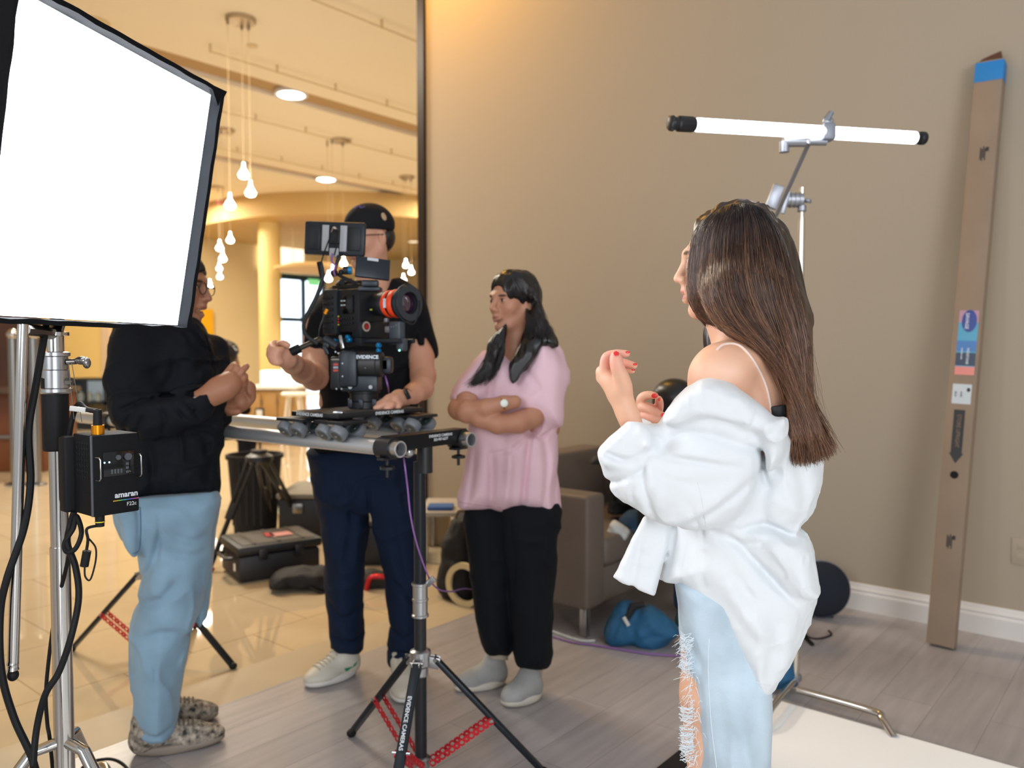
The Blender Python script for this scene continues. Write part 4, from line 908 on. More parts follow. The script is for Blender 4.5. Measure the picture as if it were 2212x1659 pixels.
# ---------------------------------------------------------------- cardboard box leaning in the corner
U3 = Vector((UX, UY, 0)); V3 = Vector((.6391, .7692, 0))
M_card = mat('brown_cardboard', '94806c', .85, var=.08, vscale=5, bump=.1); M_card2 = mat('cardboard_inside', '5a3c28', .9)
B0 = Vector((1.905, 3.56, 0)); B1 = Vector((2.15, 3.70, 2.62)); ax = (B1-B0).normalized(); LB = (B1-B0).length
xw = (-U3-ax*(-U3).dot(ax)).normalized(); zn = xw.cross(ax)                     # width axis, outward normal of the face
if zn.y > 0: zn = -zn
MBX = Matrix((xw, ax, zn)).transposed().to_4x4(); MBX.translation = B0+Vector((0, 0, .012))
bxo = thing('cardboard_box', 'long narrow brown cardboard box leaning against the wall with blue tape on top', 'box', B0)
MB(MBX).box((0, LB/2, -.035), (.112, LB, .07), bev=.002).build('carton', M_card, bxo)
ty = lambda py: LB*(1412-py)/(1412-138)*1.0
MB(MBX).box((0, ty(162), -.035), (.1145, ty(140)-ty(183), .0725), bev=.001).build('blue_tape', mat('blue_tape', '1f7fc4', .5), bxo)
MB(MBX).prism([(-.05, LB-.004, -.004), (.05, LB-.004, -.004), (.036, LB+.046, -.03), (.0, LB+.03, -.02), (-.03, LB+.014, -.01)], (0, 0, -.008)).build('torn_flap', M_card2, bxo, smooth=0)
def lab(x0, x1, p0, p1, m, nm, z=.0006): return MB(MBX).box(((x0+x1)/2, (ty(p0)+ty(p1))/2, z), (x1-x0, abs(ty(p0)-ty(p1)), .0008)).build(nm, m, bxo, smooth=0)
lab(-.034, .044, 686, 826, mat('label_teal', '4f9fc0', .35), 'colour_label'); lab(-.034, .044, 686, 712, mat('label_pink', 'b88a9c', .35), 'label_band', .0012)
lab(-.034, .044, 752, 775, mat('label_blue', '3f78b8', .35), 'label_band', .0012); lab(-.034, .044, 778, 806, mat('label_navy', '24364e', .35), 'label_band', .0012); lab(-.034, .044, 808, 826, mat('label_coral', 'e08478', .35), 'label_band', .0012)
MB(MBX @ Matrix.Translation((.008, ty(709), .0016))).ball((0, 0, 0), (.030, .05, .0008), 14).build('oval_logo', mat('logo_blue', '263f8c', .35), bxo)
RT = Matrix.Rotation(-pi/2, 4, 'Z')
LT = lambda s, x, py, sz, m, nm, w=1.0: txt(nm, s, MBX @ Matrix.Translation((x, ty(py), .0028)) @ RT, sz, m, bxo, .0002, bold=.0002, font_w=w)
M_wp = mat('white_print2', 'e4e8ee', .5); M_dp = mat('dark_print', '2c2a28', .6)
LT('SAVAGE', -.001, 709, .020, M_wp, 'logo_text', 1.0); LT('WIDETONE', .012, 785, .014, M_wp, 'label_text'); LT('SEAMLESS PAPER', -.012, 780, .007, M_wp, 'label_text')
lab(-.036, .040, 846, 889, mat('label_paper', 'c9d0d4', .6), 'white_label'); LT('53-12', -.022, 868, .010, M_dp, 'label_text'); LT('WHITE', .0, 868, .008, M_dp, 'label_text')
MB(MBX @ Matrix.Translation((.028, ty(858), .0014))).ball((0, 0, 0), (.007, .009, .0006), 8).build('round_stamp', M_dp, bxo)
mb = MB(MBX); y0 = ty(902); y1 = ty(996); y2 = ty(1018); mb.prism([(-.022, y0, .0004), (.022, y0, .0004), (.022, y1, .0004), (.029, y1, .0004), (0, y2, .0004), (-.029, y1, .0004), (-.022, y1, .0004)], (0, 0, .0008)).build('printed_arrow', mat('arrow_grey', '3a3a3c', .8), bxo, smooth=0)
LT('STORE UPRIGHT', .0, 948, .0235, mat('card_print', '8a7460', .8), 'arrow_text', .85)
MB(MBX @ Matrix.Translation((0, ty(1043), .0004))).cyl((0, 0, 0), (0, 0, .001), .017, n=24).build('round_hole', mat('hole_black', '0a0806', .9), bxo)
for py in (344, 1187):
    for k, (dx, dy) in enumerate(((-.012, 0), (-.006, .004), (.0, -.003), (.006, .003))): lab(.004+dx, .008+dx, py-14+dy*800, py+12+dy*900, M_dp, 'small_print', .0005)
    lab(.014, .026, py-14, py-5, M_dp, 'small_print', .0005)
# ---------------------------------------------------------------- round speaker by the wall
c = P(1774, 1297, 3.98); c.z = .142
o = thing('round_speaker', 'round dark fabric speaker with silver rim standing on the floor by the baseboard', 'speaker', (c.x, c.y, 0)); ax_ = Vector((-.15, -1, .12)).normalized()
MB().lathe([(.001, .055), (.05, .052), (.1, .038), (.13, .014), (.137, -.005)], c, ax_, 40, caps=False).build('fabric_front', mat('speaker_cloth', '161d28', .9, bump=.5, bscale=500), o)
MB().lathe([(.137, -.006), (.1415, -.01), (.1415, -.022), (.137, -.026)], c, ax_, 40).build('silver_rim', mat('dull_silver', '8e97a4', .3, metal=.8), o)
MB().lathe([(.138, -.024), (.12, -.06), (.07, -.085), (.001, -.09)], c, ax_, 40, caps=False).build('back_shell', M_blk, o)
mb = MB(frame(c+ax_*.05+Vector((-.01, 0, -.06)), (1, 0, 0), ax_)); mb.box((0, 0, -.012), (.036, .007, .003), bev=.001); mb.build('name_plate', mat('plate_grey', '8a8f98', .4, metal=.6), o)
for dx in (-.05, .05): MB().cyl((c.x+dx, c.y+.01, 0), (c.x+dx, c.y+.01, .03), .016).build('foot', M_blk, o)
cable('speaker_lead', [G(1738, 1345, .05), G(1742, 1372, .004), G(1765, 1380, .004), G(1795, 1372, .004), G(1790, 1362, .004)], .004, M_rub, 'thin black lead on the floor in front of the round speaker')
cable('strap', [G(1728, 1355, .03), G(1742, 1378, .008), G(1755, 1392, .008)], .009, M_rub, 'short black strap end on the floor beside the thin lead')
# ---------------------------------------------------------------- white backdrop board
c0 = ws(G(1664, 1516)); M_bd = mat('white_backdrop', 'fafcfc', .7)
o = thing('backdrop_board', 'large white board lying flat on the wooden floor at the bottom right', 'board', W(c0[0]-1, c0[1]-1))
slab('white_surface', c0[0], c0[0]-3.2, c0[1], c0[1]-3.0, .002, .014, M_bd, None, o)
slab('black_edge_tape', c0[0]+.075, c0[0]+.002, c0[1]-.25, c0[1]-3.0, .001, .012, M_blk, None, o)
# ---------------------------------------------------------------- armchair
M_lea = mat('taupe_leather', '6a5e54', .55, bump=.25, bscale=120, var=.04)
A0 = G(1268, 1383); w0, s0 = ws(A0)
ch = thing('armchair', 'low taupe leather armchair with metal legs behind the two women', 'armchair', A0)
def cbox(wa, wb, sa, sb, za, zb, nm, bev=.02, m=M_lea):
    mb = MB(); mb.M = frame(W(w0+(wa+wb)/2, s0+(sa+sb)/2, (za+zb)/2), U3, UPV); mb.box((0, 0, 0), (abs(wb-wa), abs(sb-sa), zb-za), bev=bev, seg=3); return mb.build(nm, m, ch)
cbox(0, .70, 0, .15, .13, .66, 'armrest'); cbox(0, .70, .98, 1.13, .13, .66, 'armrest'); cbox(.56, .74, .1, 1.03, .13, .76, 'backrest'); cbox(.02, .58, .15, .98, .13, .30, 'base_frame', .012); cbox(.0, .57, .155, .975, .30, .44, 'seat_cushion', .035)
for a, b in ((.04, .04), (.64, .04), (.04, 1.09), (.64, 1.09)): cbox(a-.018, a+.018, b-.018, b+.018, 0, .13, 'leg', .003, M_alu)
# things on the armchair
g = Fig(1350, 4.0)
def bag(name, polys, label, cat, m, d=.0, T_=.08, w=.06, res=.008, fig=None, noise=.012, col='888888', creases=()):
    gg = fig or g; xs = [p[0] for q in polys for p in q]; ys = [p[1] for q in polys for p in q]
    Sx = Sculpt.px(gg, min(xs)-8, max(ys)+8, max(xs)+8, min(ys)-8, d-T_-.06, d+T_+.06, res)
    for q in polys: Sx.pil(q, d, T_, w, .03, sm=3)
    for c_ in creases: Sx.crease(*c_)
    Sx.noise(noise, .06, len(name)); Sx.noise(noise*.4, .025, 3)
    o = thing(name, label, cat, gg.wld((gg.loc(sum(xs)/len(xs), max(ys), d)[0], d, 0))); sculpt_obj('fabric', [Sx], m, o, col); return o
M_wbag = mat('white_paper_bag', 'c9cbc8', .7, var=.15, vscale=20); M_navy = mat('navy_jacket', '1d3a54', .85, bump=.3); M_bk = mat('black_nylon_bag', '0c0d10', .7, bump=.4, bscale=200)
cu = Fig(1340, 3.95)
bag('paper_bag', [[(1312, 1130), (1330, 1124), (1352, 1140), (1364, 1152), (1352, 1168), (1312, 1172)]], 'crumpled white paper bag on the armchair seat', 'bag', M_wbag, .0, .05, .04, .006, cu)
bag('folded_jacket', [[(1338, 1130), (1352, 1108), (1380, 1100), (1420, 1110), (1430, 1165), (1372, 1165), (1350, 1140)]], 'dark blue jacket heaped on the armchair behind the white sleeve', 'jacket', M_navy, .12, .08, .05, .008, cu)
bag('black_bag', [[(1316, 1050), (1345, 1035), (1400, 1040), (1420, 1110), (1350, 1120), (1318, 1125)]], 'black bag against the back of the armchair', 'bag', M_bk, .3, .08, .05, .008, cu)
bag('black_beret', [[(1276, 998), (1284, 986), (1300, 984), (1320, 996), (1320, 1012), (1282, 1010)]], 'small black hat lying on top of the armchair back', 'hat', M_bk, .32, .05, .03, .005, cu, .004)
# ---------------------------------------------------------------- sandbags
M_sand = mat('blue_sandbag', '1f5a80', .75, bump=.5, bscale=180, var=.12, vscale=10)
g2 = Fig(1385, 3.62)
sbg = bag('sandbag', [[(1306, 1372), (1312, 1340), (1335, 1306), (1362, 1300), (1378, 1312), (1372, 1345), (1362, 1388), (1320, 1392)], [(1356, 1350), (1374, 1325), (1400, 1308), (1440, 1330), (1466, 1362), (1440, 1388), (1410, 1404), (1372, 1392), (1358, 1375)]], 'blue two-lobed sandbag with black strap on the floor in front of the armchair', 'sandbag', M_sand, 0, .085, .07, .006, g2, .008, creases=(([(1375, 1380), (1400, 1366), (1440, 1360)], .01, .006), ([(1320, 1385), (1330, 1350), (1350, 1320)], .008, .006), ([(1390, 1350), (1410, 1335), (1430, 1340)], .008, .005)))
MB().tube([g2.P(1352, 1340, -.08), g2.P(1368, 1310, -.06), g2.P(1392, 1305, -.06)], [.012, .02, .012], 8).build('strap', M_bk, sbg); MB().tube([g2.P(1347, 1333, -.09), g2.P(1358, 1352, -.10)], .009, 8).build('white_tag', M_wbag, sbg)
g3 = Fig(1700, 3.12)
bag('sandbag', [[(1660, 1482), (1672, 1440), (1692, 1405), (1706, 1398), (1712, 1430), (1727, 1474), (1700, 1482)]], 'blue sandbag lying over the base of the silver stand behind the jeans', 'sandbag', M_sand, -.02, .07, .05, .006, g3, .006)
# ---------------------------------------------------------------- equipment on the lobby floor
M_case = mat('black_case', '15161a', .5, bump=.2, bscale=60); M_case2 = mat('worn_case_lid', '4a443c', .6, var=.2, vscale=6)
F1 = G(518, 1264); e1 = (G(694, 1236)-F1).normalized(); e2 = Vector((-e1.y, e1.x, 0)); cl = (G(694, 1236)-F1).length
o = thing('hard_case', 'black hard equipment case with red and white sticker lying on the tiles', 'case', F1)
MC = Matrix((e1, e2, UPV)).transposed().to_4x4(); MC.translation = F1
MB(MC).box((cl/2, .2, .08), (cl, .38, .15), bev=.02).build('lower_shell', M_case, o); MB(MC).box((cl/2, .2, .185), (cl+.02, .4, .055), bev=.018).build('lid', M_case, o)
MB(MC).box((cl/2, .2, .214), (cl-.05, .34, .006), bev=.002).build('lid_top', M_case2, o)
for k in range(3): MB(MC).box((cl*.2+k*cl*.3, .2, .218), (.02, .34, .006), bev=.002).build('lid_rib', M_case2, o)
MB(MC).box((cl*.62, .18, .222), (.12, .1, .002)).build('sticker', mat('pink_sticker', 'c98a84', .6), o, smooth=0); MB(MC).box((cl*.48, .2, .222), (.05, .1, .002)).build('red_sticker', mat('red_sticker', 'a8201c', .6), o, smooth=0)
for x in (cl*.28, cl*.72): MB(MC).box((x, -.004, .155), (.05, .02, .06), bev=.004).build('latch', M_blk, o)
MB(MC).tube([(-.012, .1, .13), (-.045, .12, .13), (-.045, .28, .13), (-.012, .3, .13)], .011, 8).build('handle', M_blk, o); MB(MC).box((-.012, .06, .09), (.004, .025, .04)).build('white_sticker', M_wht, o, smooth=0)
o = thing('flight_case', 'large open black flight case behind the tripod with grey lid', 'case', P(640, 760, 5.6).xy.to_3d())
a = G(585, 1180, 0); b_ = P(760, 760, a.y); zt_ = P(640, 1085, a.y).z
MB().box(((a.x+b_.x)/2, a.y+.45, zt_/2), (b_.x-a.x, .55, zt_-.02), bev=.015).build('shell', M_case, o); MB().box(((a.x+b_.x)/2, a.y+.45, zt_+.01), (b_.x-a.x+.02, .58, .035), bev=.01).build('lid', mat('grey_lid', '7c7568', .6), o)
for x in (.25, .75): MB().box((a.x+(b_.x-a.x)*x, a.y+.17, zt_*.75), (.07, .02, .07), bev=.004).build('latch', M_steel, o)
c = G(528, 1165); o = thing('equipment_bin', 'tall dark equipment bin standing beside the tripod in the lobby', 'bin', (c.x, c.y+.25, 0)); zt_ = P(528, 990, c.y).z
MB().lathe([(.15, 0), (.19, zt_-.03), (.205, zt_-.03), (.205, zt_), (.185, zt_), (.17, zt_-.05)], (c.x, c.y+.25, 0), n=28).build('barrel', mat('bin_grey', '191817', .85), o)
for k in range(5): MB().box((c.x-.1+k*.05, c.y+.25-.188, zt_*.55), (.006, .01, zt_*.8)).build('rib', M_blk, o)
# tripod
T0 = P(560, 985, 5.15); o = thing('tripod', 'black camera tripod with red foot standing among cases on the lobby floor', 'tripod', (T0.x, T0.y, 0))
MB().lathe([(.06, -.05), (.085, -.03), (.085, .0), (.05, .02), (.05, .04)], T0, n=24).build('bowl', M_blk, o)
for ft in (G(453, 1236), G(658, 1150), G(588, 1142)):
    d = (ft-T0); h = T0+Vector((d.x, d.y, 0)).normalized()*.07-UPV*.03; ft = ft+UPV*.02; s_ = d.cross(UPV).normalized(); m_ = h.lerp(ft, .55)
    mb = MB(); rib(h+s_*.03, m_+s_*.02, .022, .022, UPV, .004, mb); rib(h-s_*.03, m_-s_*.02, .022, .022, UPV, .004, mb); rib(h.lerp(ft, .4), ft, .024, .024, UPV, .004, mb); mb.build('leg', M_blk, o)
    MB().ball(ft-UPV*.003, (.03, .03, .017), 8).build('red_foot', mat('red_rubber', 'b01c20', .5), o)
# black bags
M_rbag = mat('black_soft_bag', '121216', .75, bump=.4, bscale=120)
gl = Fig(650, 4.5)
b1 = bag('equipment_bag', [[(580, 1256), (600, 1236), (640, 1226), (700, 1226), (716, 1240), (712, 1274), (650, 1272), (590, 1268)]], 'flat black bag on the tiles beside the hard case', 'bag', M_rbag, 0, .12, .05, .01, gl)
MB().tube(catmull([gl.P(668, 1268, -.13), gl.P(690, 1280, -.16), gl.P(714, 1282, -.14)], 5), .008, 8).build('strap', M_bk, b1)
gm = Fig(800, 4.55)
b2 = bag('equipment_bag', [[(772, 1242), (800, 1228), (836, 1238), (860, 1262), (858, 1316), (838, 1318), (812, 1290), (780, 1270)]], 'dark bag with red strap on the tiles between the legs of the operator', 'bag', mat('dark_grey_bag', '2a2826', .8, bump=.3), 0, .1, .05, .01, gm)
MB().tube(catmull([gm.P(792, 1275, -.1), gm.P(800, 1248, -.12), gm.P(830, 1246, -.12), gm.P(850, 1256, -.1)], 5), .014, 8).build('red_strap', M_red, b2)
o = thing('black_crate', 'black crate on the tiles seen between the legs of the operator', 'crate', G(808, 1222)); q = G(785, 1222); q2 = G(850, 1222); zc_ = P(800, 1132, q.y).z
MB().box(((q.x+q2.x)/2, q.y+.2, zc_/2), (q2.x-q.x+.1, .4, zc_), bev=.01).build('body', M_case, o); MB().box(((q.x+q2.x)/2, q.y+.2, zc_+.008), (q2.x-q.x+.12, .42, .02), bev=.005).build('lid', M_case2, o)
gb = Fig(975, 4.35)
b3 = bag('backpack', [[(948, 1280), (950, 1200), (965, 1150), (985, 1115), (1010, 1105), (1030, 1130), (1035, 1290), (1000, 1302)]], 'black backpack on the floor between the near stand and the pink shirt', 'backpack', M_rbag, 0, .14, .10, .01, gb)
MB().tube(catmull([gb.P(985, 1118, -.08), gb.P(992, 1104, -.12), gb.P(1008, 1108, -.12), gb.P(1012, 1125, -.1)], 5), .008, 8).build('handle', mat('tan_strap', '6e5c44', .7), b3)
MB().ring(gb.P(1006, 1262, -.18), (-.6, -1, 0), .115, .085, .02, 30).build('reflector_ring', M_cream, b3)
o = thing('low_table', 'low pale folding table behind the near stand holding a blue folder', 'table', G(940, 1195)); q = P(905, 1112, 5.0); q2 = P(1010, 1112, 5.0); zt_ = q.z
MB().box(((q.x+q2.x)/2, 5.25, zt_), (q2.x-q.x, .5, .03), bev=.006).build('tabletop', mat('pale_top', 'a8a096', .6), o)
for x in (q.x+.04, q2.x-.04):
    for y in (5.04, 5.46): MB().cyl((x, y, 0), (x, y, zt_), .015).build('leg', M_alu, o)
tag(MB().box((P(950, 760, 5.1).x, 5.12, zt_+.028), (.16, .14, .02), bev=.003).build('folder', mat('blue_folder', '2f5c9c', .5), smooth=0), 'blue folder on the low pale table', 'folder')
o = thing('cream_box', 'cream carton under the low pale table', 'carton', G(925, 1180)); q = G(905, 1180); tag(o); MB().box((q.x+.08, q.y+.15, .1), (.24, .26, .2), bev=.004).build('body', mat('cream_card', 'b9a78a', .8), o); MB().box((q.x+.08, q.y+.15, .203), (.2, .05, .004)).build('tape', M_card, o)
cable('floor_cable', [G(1195, 1375, .006), G(1240, 1388, .006), G(1300, 1396, .006), G(1400, 1412, .006), G(1500, 1420, .006), G(1620, 1440, .006)], .004, mat('purple_cable', '8a5f9e', .5), 'purple cable lying on the wood floor in front of the armchair')
cable('floor_cable', [G(1190, 1362, .006), G(1215, 1372, .006), G(1255, 1384, .006), G(1285, 1384, .006)], .006, M_wbag, 'white cable on the floor beside the armchair leg')
# painted wall outlet at the right edge
q_ = ray(2206, 1192); k_ = 4.295/(q_.x*.6391+q_.y*.7692); c = Vector((q_.x*k_, q_.y*k_, EYE+q_.z*k_))
o = thing('wall_outlet', 'taupe painted wall outlet plate low on the wall at the right edge', 'outlet', c)
mb = MB(frame(c-V3*.003, -U3, -V3)); mb.box((0, 0, 0), (.075, .12, .003), bev=.001); mb.build('cover_plate', M_wall, o)
for dz in (-.025, .025):
    mb = MB(frame(c-V3*.004, -U3, -V3)); mb.box((0, dz, 0), (.034, .028, .003), bev=.001); mb.build('socket_face', M_wall, o)
# ---------------------------------------------------------------- people: shared
from mathutils.bvhtree import BVHTree
def skin_mat(name, rough=.5): return mat(name, 'ffffff', rough, attr=True, sss=.25, bump=.08, bscale=300)
M_skin = skin_mat('skin')
def cloth_mat(name, col, rough=.85, bump=.25, bscale=500, sheen=.2, var=.05, vscale=8): return mat(name, col, rough, bump=bump, bscale=bscale, sheen=0, var=var, vscale=vscale, spec=.25)
def unit(v): v = np.array(v, float); return v/np.linalg.norm(v)
class HeadF:
    """head frame: x forward (face), y to the person's left, z up; C local centre"""
    def __init__(s, C, f, u=(0, 0, 1), size=1.0):
        s.f = unit(f); l = unit(np.cross(u, s.f)); s.l = l; s.u = np.cross(s.f, l); s.C = np.array(C, float); s.k = size
        s.R = np.column_stack([s.f, s.l, s.u])
    def __call__(s, x, y, z): return tuple(s.C+s.k*(x*s.f+y*s.l+z*s.u))
def head(S, H, male=False, mouth_open=0.0, neck=None, ears=True, fine=1.0):
    k = H.k; e = lambda c, r, kk=.02, neg=False: S.ell(H(*c), tuple(q*k for q in r), kk*k, H.R, neg)
    c = lambda a, b, ra, rb, kk=.015, neg=False: S.cap(H(*a), H(*b), ra*k, rb*k, kk*k, neg)
    e((-.012, 0, .035), (.098, .076, .084)); e((.03, 0, -.03), (.060, .056, .075), .03)
    j = .058 if male else .052
    for s in (-1, 1):
        c((-.005, s*j, -.045), (.05, s*.026, -.093), .018, .017, .03); c((.045, s*.018, -.097), (.067, 0, -.1), .016, .016, .02)
        e((.052, s*.042, -.022), (.026, .022, .024), .025)
        c((.078, s*.036, .026), (.09, s*.008, .022), .010 if not male else .013, .010, .018)
        e((.101, s*.033, .004), (.017, .02, .013), .014, True)
        S.ell(H(.077, s*.031, .003), (.0135*k,)*3, .003*k)
    c((.090, 0, .016), (.110, 0, -.025), .0085, .0105, .014); e((.114, 0, -.031), (.009, .0095, .008), .008)
    for s in (-1, 1): e((.101, s*.0125, -.034), (.009, .0065, .007), .006); e((.105, s*.0065, -.041), (.004, .003, .004), .003, True)
    c((.093, 0, -.045), (.094, 0, -.055), .012, .014, .015)
    g = mouth_open
    for s in (-1, 1):
        c((.1, s*.001, -.0585), (.09, s*.022, -.064), .0062, .004, .006); c((.098-g*.3, s*.001, -.0735-g), (.088-g*.2, s*.02, -.068-g*.5), .0075, .004, .006)
        c((.108, 0, -.066-g*.5), (.093, s*.021, -.0665-g*.3), .0012+g*.42, .0008, .0015, True)
    if g: c((.075, -.01, -.062), (.075, .01, -.062), .006, .006, .004)
    e((.076, 0, -.1-g*.6), (.014, .016, .014), .016)
    if ears:
        for s in (-1, 1):
            e((-.006, s*.079, -.006), (.018, .008, .031), .008); e((-.003, s*.087, -.002), (.009, .006, .016), .004, True); e((-.006, s*.078, -.032), (.008, .006, .009), .006)
    if neck: S.chain(neck, .03)
def face_paint(H, lip='a85c52', brow='1a120e', iris='20120a', brow_w=.005, beard=None):
    k = H.k; R = H.R; P_ = []
    for s in (-1, 1):
        P_.append((H(.09, s*.031, .003), (.014*k, .0115*k, .0042*k), 'c4b6ac', 4, R)); P_.append((H(.0915, s*.031, .003), (.008*k, .0075*k, .006*k), iris, 5, R))
        P_.append((H(.092, s*.031, .0095), (.014*k, .017*k, .0022*k), '1c1310', 3, R))
        P_.append((H(.09, s*.032, .022), (.022*k, .02*k, brow_w*k), brow, 3, R, .85))
        P_.append((H(.07, s*.045, -.03), (.04*k, .02*k, .02*k), 'd07a60', 1, R, .15))
    P_.append((H(.098, 0, -.0605), (.014*k, .022*k, .006*k), lip, 3, R, .9)); P_.append((H(.096, 0, -.073), (.014*k, .019*k, .0065*k), lip, 3, R, .9))
    P_.append((H(.102, 0, -.0665), (.012*k, .022*k, .0013*k), '4a1c18', 3, R, .9))
    if beard: P_.append((H(.06, 0, -.085), (.055*k, .06*k, .04*k), beard, 1.5, R, .5))
    return P_
def bvh(o):
    me = o.data; M = o.matrix_world if o.parent is None else Matrix()
    return BVHTree.FromPolygons([tuple(v.co) for v in me.vertices], [tuple(p.vertices) for p in me.polygons])
def onto(t, px, py, off=0.0, default=None):
    h = t.ray_cast(Vector((0, 0, EYE)), ray(px, py).normalized())
    if h[0] is None: return default
    return h[0]-ray(px, py).normalized()*off
def strands(name, tree, guides, n, m, parent, r=(.0005, .0011), off=(.0, .004), seed=1, wav=3, jit=5, cols=None, fade=None, tips=.35, kp=1.0, maxgap=.05, fb=None):
    """hair strands laid along guides (pixel polylines, front to back) over the hair mass"""
    rnd = random.Random(seed); G_ = [catmull(g, 5) for g in guides]; L = len(G_[0]); vs = []; fs = []; cs = []
    for i in range(n):
        k = rnd.random()**kp*(len(G_)-1); a = min(int(k), len(G_)-2); f = k-a
        t0 = rnd.random()**3*.35; t1 = 1-rnd.random()**2*tips; ph = rnd.random()*6.3; am = rnd.random()*wav; fr = 2+rnd.random()*5
        dx = rnd.gauss(0, jit); dy = rnd.gauss(0, jit*.6); o_ = off[0]+rnd.random()*(off[1]-off[0]); rr = r[0]+rnd.random()*(r[1]-r[0]); mix = rnd.random()
        pts = []; M = 16
        for j in range(M+1):
            t = (t0+(t1-t0)*j/M); q = t*(L-1); b = min(int(q), L-2); u = q-b
            x = [(G_[a+w][b][c]*(1-u)+G_[a+w][b+1][c]*u) for w in (0, 1) for c in (0, 1)]
            px = x[0]*(1-f)+x[2]*f+am*sin(ph+t*fr*3)*t+dx*t; py = x[1]*(1-f)+x[3]*f+dy*t
            p = onto(tree, px, py, o_)
            if p is None:
                if fb is None or not pts: continue
                p = P(px, py, pts[-1][0].y)
            if pts and (p-pts[-1][0]).length > maxgap: break
            pts.append((p, t))
        if len(pts) < 4: continue
        b0 = len(vs); up = Vector((0, -1, 0))
        for j, (p, t) in enumerate(pts):
            d = (pts[min(j+1, len(pts)-1)][0]-pts[max(j-1, 0)][0]); d = d.normalized() if d.length else Vector((0, 0, 1)); s_ = d.cross(up); s_ = s_.normalized() if s_.length > 1e-5 else Vector((1, 0, 0)); w = rr*(1-.75*(j/(len(pts)-1))**2)
            vs += [p-s_*w, p+s_*w, p-up*-w*.8 if False else p+up*w*.9]; c = cols(t, mix); cs += [c]*3
        for j in range(len(pts)-1):
            for q in range(3): A = b0+3*j+q; B = b0+3*j+(q+1) % 3; fs.append((A, B, B+3, A+3))
    me = bpy.data.meshes.new(name); me.from_pydata([tuple(v) for v in vs], [], fs); me.shade_smooth(); me.materials.append(m)
    at = me.color_attributes.new('Col', 'FLOAT_COLOR', 'POINT'); at.data.foreach_set('color', np.array([tuple(c)+(1,) for c in cs], np.float32).ravel())
    o = bpy.data.objects.new(name, me); COL.objects.link(o); o.parent = parent
    if parent is not None: o.matrix_parent_inverse = PINV(parent)
    return o
def mixc(a, b, t): a = lin(a); b = lin(b); return tuple(a[i]*(1-t)+b[i]*t for i in range(3))
M_hair = mat('hair', 'ffffff', .34, attr=True, spec=.6, aniso=.5)
def disc_on(tree, px, py, r, m, name, parent, off=.0004, sx=1.0, sz=1.0, th=.0012):
    h = tree.ray_cast(Vector((0, 0, EYE)), ray(px, py).normalized())
    if h[0] is None: return None
    n = h[1] if h[1].dot(ray(px, py)) < 0 else -h[1]
    M_ = frame(h[0]+n*off, n.cross(Vector((0, 0, 1))) if abs(n.z) < .9 else (1, 0, 0), n)
    return MB(M_).ball((0, 0, 0), (r*sx, r*sz, th), 8).build(name, m, parent)
def tube_on(tree, pts, r, m, name, parent, off=.0, n=8, sm=6):
    q = [onto(tree, x, y, off) for x, y in catmull(pts, sm)]; q = [p for p in q if p is not None]
    return MB().tube(q, r, n).build(name, m, parent) if len(q) > 1 else None
# ---------------------------------------------------------------- woman in the white shirt
g = Fig(1600, 1.65)
gp = thing('person', 'woman with long brown hair in an oversized white off-shoulder shirt, gesturing in profile', 'person', g.wld((0, 0, 0)))
S = Sculpt.px(g, 1440, 1040, 1740, 440, -.24, .26, .0026)
H = HeadF(g.loc(1578, 565, 0), (-1, .10, -.03), size=.94)
head(S, H, mouth_open=.004, neck=[(1585, 620, .0, .054), (1590, 700, .0, .05), (1605, 765, .0, .056)])
S.pil([(1512, 900), (1518, 815), (1542, 778), (1590, 752), (1640, 768), (1680, 820), (1700, 900), (1705, 1050), (1500, 1050)], -.02, .125, .085, .04)
S.pell(1548, 812, -.13, (.047, .05, .052), .05); S.chain([(1548, 815, -.13, .045), (1530, 900, -.15, .042), (1500, 1030, -.15, .038)], .03)
S.pell(1600, 775, -.09, (.05, .06, .028), .05); S.pell(1650, 830, .16, (.05, .06, .05), .05); S.pell(1655, 850, -.085, (.04, .03, .05), .04)
S.crease([(1600, 800), (1640, 850), (1660, 930)], .012, -.002)
# hands
Sh = Sculpt.px(g, 1284, 1010, 1446, 748, -.3, .06, .0016)
m1 = g.m(-.2)
Sh.chain([(1400, 1000, -.17, .026), (1378, 950, -.19, .0225), (1358, 900, -.2, .0185), (1350, 880, -.2, .0185), (1338, 850, -.2, .0215), (1326, 825, -.2, .0225)], .012)
Sh.chain([(1340, 838, -.205, .019), (1312, 815, -.2, .0165)], .012); Sh.chain([(1318, 822, -.19, .017), (1301, 805, -.2, .0105)], .01); Sh.pell(1298, 816, -.188, (.009, .01, .009), .01); Sh.pell(1299, 801, -.2, (.0085, .01, .0085), .008)
def finger(Sx, pts, r0, r1, k=.0035):
    n = len(pts); Sx.chain([(p[0], p[1], p[2], r0+(r1-r0)*i/(n-1)) for i, p in enumerate(pts)], k, sm=3)
finger(Sh, [(1350, 838, -.215), (1343, 815, -.225), (1334, 795, -.232), (1331, 780, -.234), (1330, 768, -.234)], .0125, .0068, .008)
finger(Sh, [(1306, 806, -.205), (1306, 785, -.208), (1311, 770, -.21), (1330, 764, -.212), (1344, 764, -.212), (1355, 764, -.212)], .0092, .0053)
finger(Sh, [(1304, 808, -.19), (1314, 788, -.18), (1328, 780, -.18), (1348, 783, -.182), (1360, 787, -.185), (1371, 790, -.188)], .0088, .0053)
finger(Sh, [(1302, 814, -.175), (1318, 796, -.165), (1334, 793, -.165), (1350, 797, -.168), (1366, 801, -.17)], .0085, .005)
finger(Sh, [(1300, 820, -.165), (1314, 806, -.15), (1330, 803, -.148), (1350, 806, -.15)], .0075, .0046)
